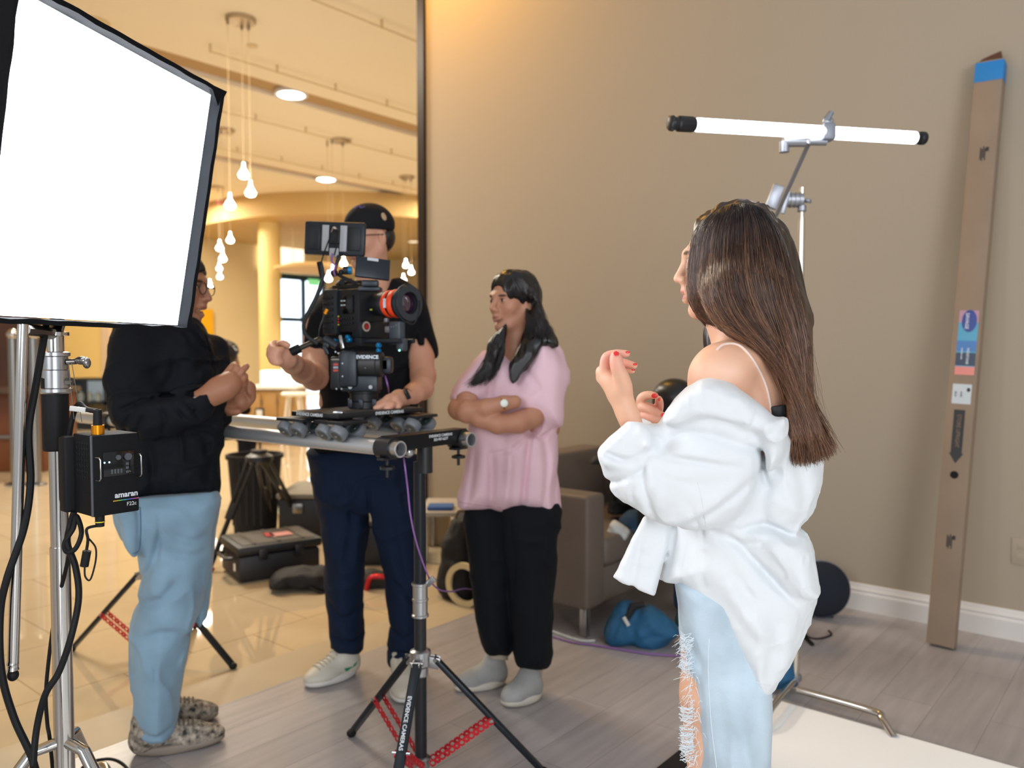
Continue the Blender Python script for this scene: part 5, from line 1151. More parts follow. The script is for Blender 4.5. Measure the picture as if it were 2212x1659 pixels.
# far hand
Sh.chain([(1432, 985, -.02, .026), (1418, 950, -.04, .02), (1409, 922, -.045, .0215), (1398, 895, -.05, .024)], .012)
finger(Sh, [(1388, 884, -.055), (1384, 866, -.065), (1390, 856, -.07), (1403, 853, -.075), (1416, 855, -.078)], .0095, .006)
finger(Sh, [(1385, 888, -.06), (1389, 880, -.075), (1404, 885, -.085), (1420, 893, -.09), (1435, 899, -.09)], .0095, .0062)
finger(Sh, [(1385, 898, -.06), (1392, 898, -.075), (1408, 903, -.085), (1422, 908, -.09), (1433, 910, -.09)], .0088, .0058)
finger(Sh, [(1388, 908, -.058), (1396, 910, -.07), (1408, 916, -.08), (1420, 920, -.082)], .0078, .0052)
finger(Sh, [(1410, 905, -.03), (1420, 890, -.035), (1424, 874, -.045), (1423, 862, -.055)], .011, .0068)
# leg skin behind the rips
Sl = Sculpt.px(g, 1455, 2150, 1680, 1230, -.16, .2, .006)
Sl.chain([(1545, 1240, -.03, .075), (1524, 1500, -.05, .046), (1528, 1600, -.05, .043), (1535, 2100, -.03, .028)], .03); Sl.chain([(1570, 1240, .1, .075), (1560, 1560, .08, .048), (1560, 2060, .08, .03)], .03)
SK = 'e3b193'
pt = face_paint(H, lip='c0706a', brow='3a2a22')
pt += [(g.loc(1330, 775, -.2), (.05, .09, .035), 'e8a090', 1.2), (g.loc(1410, 895, -.06), (.05, .05, .04), 'dc8c7e', 1.2), (g.loc(1560, 800, -.18), (.05, .05, .03), 'f2c8ae', 1)]
body = sculpt_obj('body', [S, Sh, Sl], M_skin, gp, SK, pt)
bt = bvh(body)
M_nail = mat('red_nail_polish', 'e01c1a', .12, coat=1)
for x, y, r, sx, sz in ((1331, 764, .0052, 1, 1.15), (1356, 761, .0035, 1.3, .7), (1372, 787, .0035, 1.2, .8), (1368, 799, .003, 1.2, .7), (1414, 855, .0055, 1.2, .9), (1433, 897, .005, 1.1, 1), (1432, 909, .0045, 1.2, .8), (1417, 920, .0045, 1.5, .55), (1424, 863, .003, 1, 1)):
    disc_on(bt, x, y, r, M_nail, 'fingernail', body, .0002, sx, sz, .0014)
mb = MB(); c0 = g.P(1362, 911, -.195); 
for k in range(26):
    a = 2*pi*k/26; mb.ball(c0+(g.r*cos(a)*.0235+g.e*sin(a)*.0235+UPV*(.006*cos(a)*-1)), .0022, 5)
mb.build('bracelet', mat('silver_bead', 'cfc6c4', .25, metal=.8), gp)
# top straps and microphone pack
M_strap = mat('nude_strap', 'efd8cc', .6)
tube_on(bt, [(1548, 756), (1562, 745), (1585, 743), (1605, 752), (1628, 780), (1650, 822), (1661, 860), (1666, 905), (1667, 940)], .0026, M_strap, 'top_strap', gp, .001)
MB(frame(g.P(1684, 893, -.13), g.r+UPV*.2, -g.e)).box((0, 0, 0), (.026, .03, .012), bev=.003).build('microphone_pack', M_blk, gp)
# shirt
T = Sculpt.px(g, 1286, 1500, 1812, 805, -.34, .24, .0034)
T.pil([(1492, 850), (1530, 828), (1600, 850), (1690, 908), (1730, 950), (1768, 992), (1760, 1050), (1752, 1100), (1728, 1122), (1735, 1180), (1762, 1235), (1766, 1275), (1748, 1340), (1716, 1405), (1684, 1455), (1666, 1486), (1638, 1480), (1600, 1455), (1560, 1405), (1522, 1335), (1492, 1282), (1468, 1257), (1430, 1243), (1440, 1180), (1455, 1100), (1450, 960)], -.01, .15, .13, .03, sm=3)
# carve the armhole-free neckline so the back shows
T.pil([(1516, 826), (1512, 760), (1700, 760), (1702, 903), (1672, 900), (1636, 872), (1600, 846), (1560, 828)], 0, .3, .006, .01, sm=0, neg=True)
T.pil([(1500, 828), (1550, 826), (1610, 858), (1650, 905), (1655, 975), (1632, 1040), (1590, 1092), (1545, 1130), (1490, 1138), (1440, 1128), (1385, 1104), (1340, 1062), (1308, 1010), (1303, 975), (1345, 945), (1400, 935), (1428, 945), (1436, 900), (1462, 862)], -.165, .075, .07, .03, sm=3)
T.pell(1390, 1010, -.2, (.062, .05, .07), .04); T.pell(1500, 1040, -.19, (.09, .06, .07), .04)
T.pil([(1296, 972), (1312, 950), (1330, 930), (1352, 908), (1376, 902), (1398, 910), (1414, 932), (1424, 960), (1400, 985), (1360, 1000), (1325, 1012), (1305, 1000)], -.195, .062, .02, .012, sm=3)
T.pil([(1440, 905), (1462, 862), (1513, 821), (1560, 825), (1602, 846), (1642, 874), (1676, 902), (1702, 905), (1700, 955), (1684, 1000), (1657, 1024), (1648, 990), (1643, 950), (1612, 930), (1560, 910), (1510, 902), (1470, 915)], -.205, .05, .022, .008, sm=3, tilt=(.25, 0))
T.pil([(1392, 1112), (1452, 1120), (1440, 1190), (1413, 1289), (1380, 1272), (1365, 1263), (1324, 1243), (1352, 1190)], -.09, .02, .012, .006, sm=1, tilt=(.3, 0))
T.pil([(1398, 1100), (1480, 1120), (1485, 1262), (1440, 1244), (1425, 1242), (1436, 1180)], -.01, .06, .02, .006, sm=1)
T.pil([(1590, 1118), (1680, 1122), (1745, 1150), (1766, 1245), (1766, 1285), (1710, 1275), (1660, 1215)], -.09, .075, .04, .02, sm=3)
T.pil([(1690, 905), (1730, 940), (1770, 992), (1752, 1100), (1700, 1128), (1640, 1110), (1610, 1060), (1650, 1000)], -.075, .085, .05, .03, sm=3)
T.pell(1662, 1010, -.07, (.045, .05, .06), .03); T.pell(1600, 1050, -.10, (.05, .05, .05), .03)
cr = T.crease
cr([(1445, 950), (1480, 918), (1530, 913), (1590, 930), (1640, 955)], .009, .008); cr([(1462, 958), (1500, 962), (1545, 968), (1600, 978)], .007, .007); cr([(1465, 945), (1520, 950), (1590, 960)], .012, -.006)
cr([(1430, 948), (1418, 985), (1425, 1030), (1440, 1085)], .008, .010); cr([(1365, 1000), (1378, 1040), (1420, 1098), (1440, 1108)], .009, .007); cr([(1405, 990), (1398, 1035), (1412, 1075)], .008, .006); cr([(1420, 960), (1440, 990), (1445, 1040)], .01, -.006)
cr([(1440, 1108), (1500, 1085), (1560, 1050), (1640, 990)], .008, .009); cr([(1450, 1090), (1510, 1068), (1590, 1015)], .014, -.008); cr([(1470, 1000), (1530, 1010), (1590, 1000)], .012, .004)
cr([(1507, 1040), (1518, 1085), (1524, 1138)], .004, .003); cr([(1345, 945), (1385, 962), (1425, 948)], .006, .006); cr([(1312, 990), (1340, 1010), (1400, 990), (1425, 975)], .006, .009)
cr([(1335, 1020), (1350, 1050), (1380, 1080)], .008, .006); cr([(1578, 1122), (1615, 1160), (1660, 1212), (1705, 1262)], .008, .014); cr([(1600, 1110), (1650, 1105), (1700, 1128), (1728, 1126)], .008, .012)
cr([(1572, 1205), (1590, 1250), (1640, 1310), (1680, 1340)], .016, -.010); cr([(1590, 1195), (1620, 1240), (1650, 1260)], .010, .006); cr([(1530, 1150), (1525, 1190), (1530, 1240)], .012, .008); cr([(1492, 1140), (1480, 1200), (1470, 1250)], .008, .006)
cr([(1640, 1180), (1670, 1300), (1660, 1440)], .014, .005); cr([(1700, 1300), (1690, 1380), (1668, 1450)], .018, -.008); cr([(1560, 1280), (1600, 1370), (1640, 1440)], .016, .004); cr([(1650, 1120), (1640, 1060), (1660, 1000)], .014, .008); cr([(1702, 930), (1720, 1000), (1725, 1080)], .014, .006)
cr([(1657, 1026), (1645, 1000), (1641, 955), (1610, 935)], .005, .008); cr([(1540, 1110), (1600, 1140), (1660, 1130)], .01, .006); cr([(1360, 1150), (1350, 1200), (1340, 1240)], .01, .003); cr([(1400, 1130), (1385, 1200), (1378, 1268)], .008, .004)
T.noise(.003, .06, 3); T.wrinkle(.0055, .075, 5, (1, 1, 1.2)); T.wrinkle(.0035, .04, 15, (1.3, 1, 1)); T.noise(.0008, .015, 5)
# hollow the open cuff
T.chain([(1372, 890, -.195, .034), (1360, 925, -.195, .034), (1372, 950, -.195, .028)], .006, neg=True)
M_shirt = mat('white_cotton', 'e2e6e9', .75, bump=.12, bscale=700, sheen=.15, sss=0)
sh = sculpt_obj('shirt', [T], M_shirt, gp, 'eef1f4'); sh['label'] = 'crumpled white shirt'
tt = bvh(sh)
M_seam = mat('shirt_seam', 'dfe3e4', .8)
tube_on(tt, [(1507, 1042), (1516, 1080), (1525, 1136)], .0008, M_seam, 'seam', sh)
tube_on(tt, [(1470, 1262), (1498, 1290), (1524, 1335), (1562, 1404), (1602, 1452), (1640, 1476), (1664, 1480)], .0012, M_seam, 'hem_stitch', sh, .0003)
# jeans
J = Sculpt.px(g, 1452, 2150, 1700, 1200, -.2, .24, .005)
J.pil([(1470, 1230), (1620, 1230), (1668, 1480), (1664, 1640), (1662, 1900), (1660, 2110), (1520, 2110), (1500, 1900), (1492, 1720), (1500, 1640), (1496, 1500), (1472, 1400), (1466, 1300)], -.03, .115, .10, .02, sm=3)
J.pil([(1490, 1230), (1650, 1230), (1655, 1480), (1640, 2090), (1530, 2090), (1520, 1600), (1500, 1400)], .12, .1, .08, .02, sm=3)
J.pil([(1440, 1385), (1478, 1378), (1494, 1430), (1498, 1500), (1503, 1560), (1500, 1590), (1440, 1590)], -.03, .2, .01, .006, sm=2, neg=True)
J.crease([(1490, 1340), (1520, 1400), (1500, 1460)], .012, .006); J.crease([(1600, 1480), (1620, 1600), (1640, 1700)], .012, -.008); J.crease([(1560, 1450), (1570, 1560), (1550, 1700)], .014, .006); J.crease([(1534, 1390), (1532, 1500), (1545, 1700)], .003, -.0018)
J.noise(.003, .05, 4); J.wrinkle(.005, .09, 14, (1.4, 1, .6))
M_jean = mat('washed_denim', 'bccedb', .85, bump=.4, bscale=500, var=.26, vscale=7, sheen=.2)
jn = sculpt_obj('jeans', [J], M_jean, gp, 'b4c8d6'); jt = bvh(jn); jn['label'] = 'light blue ripped jeans'
tube_on(jt, [(1532, 1380), (1530, 1450), (1536, 1560), (1548, 1658)], .0009, mat('seam_thread', 'd6e2ea', .8), 'side_seam', jn)
rn = random.Random(5); mb = MB()
for i in range(330):
    y = 1372+rn.random()*290; x = 1480+ (0 if y < 1400 else min(1, (y-1400)/60)*16) + (6 if y > 1520 else 0)+rn.gauss(0, 6); d = -.03-.1+rn.random()*.11
    p = g.P(x, y, d); L = .006+rn.random()*.018; a = g.P(x-rn.random()*8, y+3, d); v = Vector((rn.gauss(-.4, .5), rn.gauss(0, .5), -rn.random())).normalized()
    mb.tube([p, p+v*L*.5+Vector((0, 0, .002)), p+v*L+Vector((rn.gauss(0, .003), 0, -.003))], [.0007, .0006, .0003], 4)
for yy in (1385, 1432, 1540, 1585, 1620):
    for i in range(34):
        y = yy+rn.gauss(0, 9); d = -.13+rn.random()*.05; p = [g.P(1470+q*9+rn.gauss(0, 2), y+rn.gauss(0, 3)+4*sin(q), d) for q in range(4)]; mb.tube(p, .0006, 4)
mb.build('frayed_threads', mat('white_thread', 'dde6ec', .8), jn)
for k, (x, y, d) in enumerate(((1530, 2130, -.03), (1560, 2090, .12))):
    c = g.P(x, y, d); c.z = .04; Ss = Sculpt(g, (-.3, -.2, 0), (.2, .3, .14), .006); l = g.loc(x, y, d); Ss.ell((l[0]-.03, l[1], .04), (.12, .042, .038), .02); Ss.cap((l[0]+.03, l[1], .05), (l[0]+.03, l[1], .12), .035, .035, .03); sculpt_obj('shoe', [Ss], mat('white_leather', 'e4e2dc', .5), gp)
# hair
HR = Sculpt.px(g, 1474, 1012, 1812, 425, -.26, .14, .0034)
HR.pil([(1602, 433), (1556, 443), (1518, 468), (1496, 500), (1487, 550), (1484, 620), (1490, 655), (1512, 692), (1548, 716), (1590, 738), (1650, 780), (1720, 760), (1756, 700), (1740, 640), (1724, 570), (1700, 500), (1658, 447)], .0, .098, .085, .03, sm=3)
HR.pil([(1530, 660), (1560, 715), (1610, 742), (1655, 782), (1690, 835), (1697, 900), (1704, 945), (1722, 958), (1745, 966), (1766, 956), (1782, 944), (1776, 915), (1764, 865), (1761, 790), (1754, 710), (1730, 630), (1650, 560), (1540, 600)], -.115, .045, .03, .05, sm=3, tilt=(0, .1))
HR.pil([(1524, 700), (1520, 745), (1530, 790), (1548, 760), (1556, 700)], .06, .02, .015, .01)
HR.noise(.005, .022, 7, (1, 1, .14)); HR.noise(.003, .010, 17, (1, 1, .1))
hr = sculpt_obj('hair', [HR], M_hair, gp, '2a1c16', [(g.loc(1720, 930, -.12), (.2, .3, .26), '6b4a36', 1.6), (g.loc(1500, 620, -.1), (.06, .2, .12), '5a3826', 1)])
ht = bvh(hr); hr['label'] = 'long dark brown hair with lighter ends'
gd = [[(1548, 452), (1506, 490), (1489, 545), (1485, 610), (1500, 672), (1565, 728), (1640, 780), (1694, 860), (1706, 975)],
 [(1560, 447), (1530, 490), (1516, 560), (1516, 630), (1545, 695), (1615, 745), (1675, 805), (1706, 885), (1722, 985)],
 [(1580, 441), (1562, 490), (1556, 560), (1562, 635), (1595, 697), (1655, 757), (1700, 825), (1728, 900), (1742, 992)],
 [(1602, 437), (1602, 485), (1602, 555), (1612, 635), (1648, 707), (1692, 778), (1722, 850), (1746, 920), (1758, 990)],
 [(1622, 441), (1640, 488), (1648, 556), (1664, 638), (1688, 718), (1714, 798), (1734, 860), (1760, 928), (1772, 984)],
 [(1640, 447), (1668, 492), (1688, 558), (1708, 640), (1730, 720), (1742, 800), (1749, 860), (1770, 928), (1786, 978)],
 [(1650, 452), (1686, 503), (1706, 570), (1726, 645), (1744, 730), (1751, 800), (1756, 860), (1772, 920), (1792, 972)]]
def hc(t, m):
    base = mixc('1a1216', '80573e', min(1, max(0, t*1.5-.12))); c2 = lin('b98862') if m > .74 else (lin('120c0e') if m < .38 else None)
    if c2: w = (.55 if m > .72 else .6)*min(1, t*2.2); return tuple(base[i]*(1-w)+c2[i]*w for i in range(3))
    return base
strands('hair_strands', ht, gd, 3600, M_hair, hr, (.0004, .0013), (-.0005, .004), 3, 5, 5, hc)
strands('loose_strands', ht, gd, 420, M_hair, hr, (.0002, .0004), (.002, .014), 9, 9, 16, hc, fb=1, tips=.15)
gd2 = [[(1700, 740), (1735, 820), (1758, 880), (1782, 930), (1806, 976)], [(1690, 780), (1722, 860), (1744, 910), (1760, 950), (1772, 996)], [(1670, 790), (1700, 860), (1720, 915), (1734, 955), (1742, 1004)], [(1660, 800), (1690, 870), (1702, 915), (1708, 955), (1710, 1000)]]
strands('hair_ends', ht, gd2, 1700, M_hair, hr, (.0005, .0012), (.0, .007), 11, 4, 8, lambda t, m: hc(.5+t*.5, m), fb=1, tips=.4)
# ---------------------------------------------------------------- woman in the pink t-shirt
g = Fig(1100, 3.08); mp = g.m()
wp = thing('person', 'woman with long black hair in a pink t-shirt standing with crossed arms', 'person', g.wld((0, 0, 0)))
S = Sculpt.px(g, 966, 960, 1226, 590, -.30, .2, .0034)
H = HeadF(g.loc(1107, 652, 0), (-.70, -.71, -.03), size=.95)
head(S, H, neck=[(1128, 680, .0, .052), (1112, 735, .01, .05), (1108, 780, .02, .06)])
S.pil([(1050, 785), (1090, 752), (1140, 752), (1190, 780), (1205, 860), (1195, 950), (1030, 950), (1030, 850)], .02, .10, .09, .03)
# far arm: elbow at left, forearm across, watch at the wrist
S.chain([(1038, 800, .0, .046), (1012, 850, -.03, .043), (992, 884, -.09, .040), (1010, 890, -.13, .040), (1050, 882, -.16, .034), (1088, 871, -.175, .026), (1112, 868, -.165, .024)], .012)
S.chain([(1185, 810, -.03, .05), (1170, 860, -.07, .045), (1150, 900, -.11, .041), (1120, 912, -.145, .039), (1075, 916, -.165, .035), (1035, 905, -.15, .030), (1010, 880, -.14, .026)], .012)
for i, (y, d) in enumerate(((852, -.115), (860, -.12), (868, -.122), (876, -.12))): finger(S, [(1026, y+6, d-.01), (1008, y-2, d-.012), (994, y+2, d), (986, y+9, d+.02)], .009, .007)
SKW = 'b98468'
pt = face_paint(H, lip='8e5248', brow='0c0808', iris='180c08', brow_w=.0062)
bd = sculpt_obj('body', [S], M_skin, wp, SKW, pt); bt = bvh(bd)
tube_on(bt, [(1083, 862), (1087, 871), (1090, 884)], .004, mat('gold', 'c8a25a', .25, metal=1), 'watch_strap', wp, .001); disc_on(bt, 1089, 871, .014, mat('watch_face', 'e6ebe4', .2), 'watch_face', wp, .003, 1, 1, .004)
MB().ball(H(-.004, .086, -.045), .006, 8).build('earring', MATS['gold'], wp)
T = Sculpt.px(g, 970, 1135, 1228, 728, -.24, .24, .0045)
T.pil([(1052, 778), (1085, 758), (1108, 768), (1132, 760), (1160, 738), (1190, 748), (1208, 790), (1206, 880), (1204, 1000), (1209, 1124), (1150, 1112), (1050, 1100), (990, 1092), (1004, 1010), (1012, 940), (1020, 860), (1030, 800)], .03, .145, .10, .03, sm=3)
T.chain([(1180, 775, -.01, .066), (1188, 815, -.04, .07)], .05)
T.pil([(1160, 740), (1188, 745), (1210, 790), (1218, 850), (1216, 918), (1187, 915), (1146, 894), (1104, 868), (1118, 840), (1140, 790)], -.065, .085, .07, .03, sm=3)
T.pil([(1078, 756), (1036, 766), (1003, 804), (974, 852), (984, 874), (1032, 872), (1060, 840)], -.02, .095, .035, .03, sm=3)
T.chain([(1150, 920, -.13, .048), (1090, 885, -.18, .043)], .004, neg=True); T.cap(g.loc(1112, 725, 0), g.loc(1108, 746, -.02), .055, .056, .01, neg=True)
for c in (([(1150, 912), (1140, 960), (1132, 1040), (1126, 1105)], .014, .010), ([(1060, 960), (1064, 1020), (1060, 1095)], .02, .012), ([(1168, 925), (1180, 1000), (1170, 1100)], .016, .007), ([(1030, 960), (1022, 1030), (1012, 1090)], .016, .006), ([(1100, 940), (1100, 1010), (1090, 1100)], .02, -.010), ([(1150, 925), (1110, 960), (1060, 975)], .01, .006), ([(1130, 790), (1160, 840), (1120, 866)], .014, .005), ([(1145, 922), (1165, 940), (1190, 925)], .01, .007), ([(1205, 1010), (1195, 1060), (1200, 1115)], .014, .006), ([(1070, 800), (1060, 850), (1075, 880)], .016, .006)): T.crease(c[0], c[1]*.85, c[2]*1.5)
T.noise(.003, .07, 3); T.wrinkle(.011, .12, 21, (1.3, 1, .7))
M_pink = cloth_mat('pink_cotton', 'ecc8d3', .85, .2, 600)
ts = sculpt_obj('t_shirt', [T], M_pink, wp, 'd0a0ac')
tt = bvh(ts); tube_on(tt, [(993, 1085), (1050, 1093), (1150, 1105), (1206, 1117)], .0014, mat('pink_seam', 'c690a0', .8), 'hem_seam', ts)
J = Sculpt.px(g, 995, 1480, 1222, 1085, -.2, .22, .0055)
J.pil([(1008, 1085), (1105, 1085), (1112, 1200), (1110, 1300), (1108, 1404), (1080, 1410), (1048, 1404), (1030, 1340), (1016, 1240)], .05, .105, .09, .02, sm=3)
J.pil([(1085, 1085), (1206, 1085), (1204, 1160), (1196, 1260), (1193, 1360), (1191, 1430), (1165, 1442), (1130, 1436), (1112, 1424), (1106, 1340), (1098, 1240)], -.02, .115, .09, .012, sm=3)
J.crease([(1102, 1110), (1110, 1200), (1108, 1300)], .008, .008); J.crease([(1150, 1200), (1160, 1300), (1150, 1420)], .016, .006); J.crease([(1060, 1150), (1070, 1260)], .02, .006); J.noise(.003, .07, 6); J.wrinkle(.012, .12, 23, (1, 1, .9))
sculpt_obj('trousers', [J], cloth_mat('black_denim', '0a0f16', .85, .3, 400, .12), wp, '10151c')
M_boot = mat('pale_grey_suede', 'a3a4a2', .8, var=.2, vscale=14, bump=.3); M_sole = mat('cream_sole', 'cfc9bd', .6); M_sock = mat('cream_sock', 'b9ac98', .9, bump=.5, bscale=300)
def shoe(gg, heel, toe, dh, dt, par, m_up, m_sole, w=.046, hgt=.075, shaft=None, res=.005, name='shoe', z0=0.0, extra=None):
    a = np.array(gg.loc(heel[0], heel[1], dh)); b = np.array(gg.loc(toe[0], toe[1], dt)); a[2] = b[2] = 0
    d = (b-a); L = np.linalg.norm(d); d /= L; lo = np.minimum(a, b)-.12; hi = np.maximum(a, b)+.12; lo[2] = -.01; hi[2] = (shaft or .14)+.06
    U = Sculpt(gg, lo, hi, res); s_ = np.array([-d[1], d[0], 0]); z = np.array([0, 0, 1.]); R = np.column_stack([d, s_, z])
    U.cap(a+d*.035+z*.045, a+d*.06+z*hgt, w*.92, w*.85, .03); U.ell(a+d*(L*.66)+z*.032, (L*.36, w, .036), .03, R); U.cap(a+d*.06+z*hgt*.9, a+d*(L*.62)+z*.045, w*.72, w*.72, .04)
    if shaft: U.cap(a+d*.045+z*.06, a+d*.04+z*shaft, w*.86, w*.82, .03)
    U.cut((0, 0, .018), (0, 0, -1))
    Q = Sculpt(gg, lo, hi, res); Q.ell(a+d*(L*.68)+z*.018, (L*.34, w*1.06, .024), .05, R); Q.ell(a+d*(L*.27)+z*.018, (L*.28, w*.95, .024), .06, R); Q.cut((0, 0, .001), (0, 0, -1)); Q.cut((0, 0, .032), (0, 0, 1))
    u = sculpt_obj(name, [U], m_up, par); q = sculpt_obj('sole', [Q], m_sole, u); return u, (a, b, d, s_, L)
for hx, hy, tx_, ty, dh, dt in ((1092, 1470, 982, 1508, .1, .02), (1165, 1508, 1086, 1556, -.02, -.12)):
    shoe(g, (hx, hy), (tx_, ty), dh, dt, wp, M_boot, M_sole, .044, .07, .15, name='boot')
sk = MB(); 
for x, y0, y1, d in ((1078, 1395, 1425, .05), (1152, 1425, 1462, -.02)): sk = MB(); sk.tube([g.P(x, y0, d), g.P(x, (y0+y1)/2, d), g.P(x-1, y1, d-.01)], [.036, .038, .037], 20).build('sock', M_sock, wp)
HR = Sculpt.px(g, 1020, 840, 1215, 585, -.16, .18, .0036)
k = H.k
HR.ell(H(-.018, 0, .045), (.109*k, .088*k, .092*k), .02, H.R); HR.ell(H(-.05, 0, .0), (.075*k, .084*k, .1*k), .03, H.R)
HR.pil([(1140, 615), (1166, 650), (1180, 690), (1198, 722), (1205, 748), (1172, 752), (1160, 772), (1142, 790), (1128, 806), (1108, 826), (1100, 802), (1106, 775), (1122, 742), (1134, 705), (1133, 660)], -.085, .045, .03, .03, sm=3, tilt=(0, .36))
HR.pil([(1092, 690), (1070, 716), (1056, 740), (1050, 770), (1040, 800), (1018, 829), (1046, 818), (1068, 792), (1080, 760), (1092, 735), (1098, 705)], -.115, .03, .02, .02, sm=3, tilt=(0, .42))
HR.ell(H(.115, -.004, -.032), (.074*k, .066*k, .101*k), .012, H.R, neg=True); HR.ell(H(.05, .070, -.065), (.055*k, .035*k, .075*k), .012, H.R, neg=True); HR.ell(H(.005, .10, -.02), (.026*k, .03*k, .036*k), .008, H.R, neg=True)
HR.noise(.006, .016, 5, (1, 1, .25))
hr = sculpt_obj('hair', [HR], M_hair, wp, '08070a'); ht = bvh(hr)
gd = [[(1098, 604), (1076, 616), (1066, 634), (1064, 645), (1066, 650)], [(1102, 602), (1096, 628), (1112, 656), (1126, 690), (1124, 740), (1112, 815)], [(1112, 600), (1130, 630), (1140, 680), (1142, 730), (1130, 790)], [(1122, 600), (1148, 635), (1160, 690), (1170, 740), (1160, 770)], [(1130, 604), (1158, 645), (1174, 695), (1192, 730), (1188, 762)]]
gd = [catmull(q, 5)[::max(1, (len(q)-1)*5//8)][:8] for q in gd]
strands('hair_strands', ht, gd[1:], 1300, M_hair, hr, (.0008, .0018), (0, .008), 3, 5, 6, lambda t, m: mixc('0a080a', '2c2424', m*.7), maxgap=.06, fb=1)
strands('hair_strands', ht, [[(1088, 700), (1066, 730), (1056, 765), (1038, 805), (1008, 834)], [(1092, 705), (1090, 740), (1084, 775), (1068, 805), (1050, 826)]], 420, M_hair, hr, (.0008, .0018), (0, .008), 4, 5, 6, lambda t, m: mixc('0a080a', '2c2424', m*.6), maxgap=.06, fb=1)
# ---------------------------------------------------------------- camera operator
g = Fig(800, 3.25)
op = thing('person', 'man in a black cap, glasses and black t-shirt working the camera from behind', 'person', g.wld((0, 0, 0)))
S = Sculpt.px(g, 640, 1000, 960, 425, -.42, .2, .0042)
H = HeadF(g.loc(795, 514, 0), (-.74, -.62, -.15), size=1.0)
head(S, H, male=True, neck=[(802, 540, .01, .062), (806, 600, .03, .062), (806, 640, .03, .07)])
S.pil([(720, 640), (780, 612), (840, 612), (905, 650), (900, 760), (880, 900), (700, 900), (705, 760)], .03, .12, .1, .03)
S.chain([(895, 690, .0, .06), (908, 770, -.06, .052), (914, 812, -.14, .047), (912, 832, -.22, .043)], .02)
S.chain([(690, 700, .0, .06), (682, 770, -.06, .05), (682, 806, -.16, .047)], .02)
Sa = Sculpt.px(g, 575, 920, 945, 715, -.86, -.08, .0036)
Sa.chain([(914, 815, -.15, .047), (910, 838, -.26, .043), (893, 850, -.38, .034), (877, 858, -.46, .0265)], .02)
Sa.chain([(877, 858, -.46, .0265), (862, 861, -.55, .029), (848, 867, -.6, .026)], .012)
finger(Sa, [(850, 862, -.6), (836, 863, -.62), (824, 870, -.64), (812, 876, -.64)], .0125, .009); finger(Sa, [(848, 868, -.6), (834, 872, -.64), (822, 878, -.655), (811, 882, -.655)], .0125, .009)
finger(Sa, [(853, 872, -.6), (846, 876, -.64), (839, 881, -.65), (833, 884, -.65)], .012, .0088); finger(Sa, [(864, 870, -.58), (861, 877, -.62), (857, 883, -.625)], .0115, .0085); finger(Sa, [(858, 857, -.58), (846, 856, -.61), (834, 860, -.63)], .012, .009)
Sa.chain([(682, 806, -.17, .048), (680, 815, -.24, .046), (655, 802, -.42, .040), (632, 786, -.58, .031), (620, 776, -.66, .027)], .02)
Sa.chain([(620, 776, -.66, .027), (609, 769, -.68, .028), (602, 764, -.69, .025)], .015)
for i, (x, y) in enumerate(((591, 749), (587, 757), (586, 766), (590, 775))): finger(Sa, [(606, y-2, -.68), (x+4, y-6, -.70), (x-3, y-2, -.735), (x, y+5, -.765), (x+9, y+8, -.775), (x+18, y+7, -.76)], .0125, .0098, .003)
finger(Sa, [(612, 752, -.69), (606, 744, -.71), (612, 742, -.735), (622, 746, -.74)], .012, .009)
pt = face_paint(H, lip='9c5e52', brow='2a1a12', beard='7a5444')
body = sculpt_obj('body', [S, Sa], M_skin, op, 'cf9a80', pt); bt = bvh(body)
T = Sculpt.px(g, 635, 1010, 962, 595, -.30, .24, .005)
T.pil([(688, 652), (730, 622), (776, 606), (812, 622), (848, 600), (890, 622), (915, 655), (918, 740), (905, 850), (888, 975), (880, 992), (740, 994), (675, 982), (690, 880), (690, 780), (678, 700)], .03, .15, .11, .03, sm=3)
T.pil([(862, 612), (900, 628), (922, 665), (938, 720), (946, 766), (930, 775), (905, 768), (880, 762), (872, 700)], -.02, .095, .07, .04, sm=3)
T.pil([(740, 622), (690, 650), (668, 690), (656, 740), (664, 768), (690, 782), (712, 760), (720, 690)], -.02, .095, .07, .04, sm=3)
T.cap(g.loc(812, 590, 0), g.loc(808, 622, -.04), .068, .066, .01, neg=True); T.chain([(912, 790, -.1, .052), (906, 740, -.03, .05)], .006, neg=True)
for c in (([(900, 700), (890, 760), (895, 820)], .02, .01), ([(720, 760), (760, 850), (740, 960)], .02, .008), ([(860, 800), (840, 900), (860, 980)], .02, .008), ([(880, 640), (905, 700), (925, 760)], .016, .008)): T.crease(c[0], c[1]*.85, c[2]*1.5)
T.noise(.004, .09, 8); T.wrinkle(.009, .12, 24, (1, 1, 1))
sculpt_obj('t_shirt', [T], cloth_mat('black_cotton', '070a10', .85, .2, 500, .15), op)
J = Sculpt.px(g, 660, 1475, 930, 960, -.22, .24, .006)
J.pil([(676, 965), (882, 965), (900, 1040), (906, 1120), (912, 1240), (908, 1340), (902, 1432), (868, 1440), (836, 1430), (842, 1350), (832, 1240), (812, 1160), (795, 1112), (770, 1105), (690, 1080), (680, 1020)], -.01, .12, .10, .015, sm=3)
J.pil([(676, 965), (800, 965), (802, 1060), (798, 1115), (786, 1200), (782, 1300), (784, 1400), (745, 1410), (716, 1398), (706, 1300), (700, 1180), (684, 1060)], .06, .115, .09, .03, sm=3)
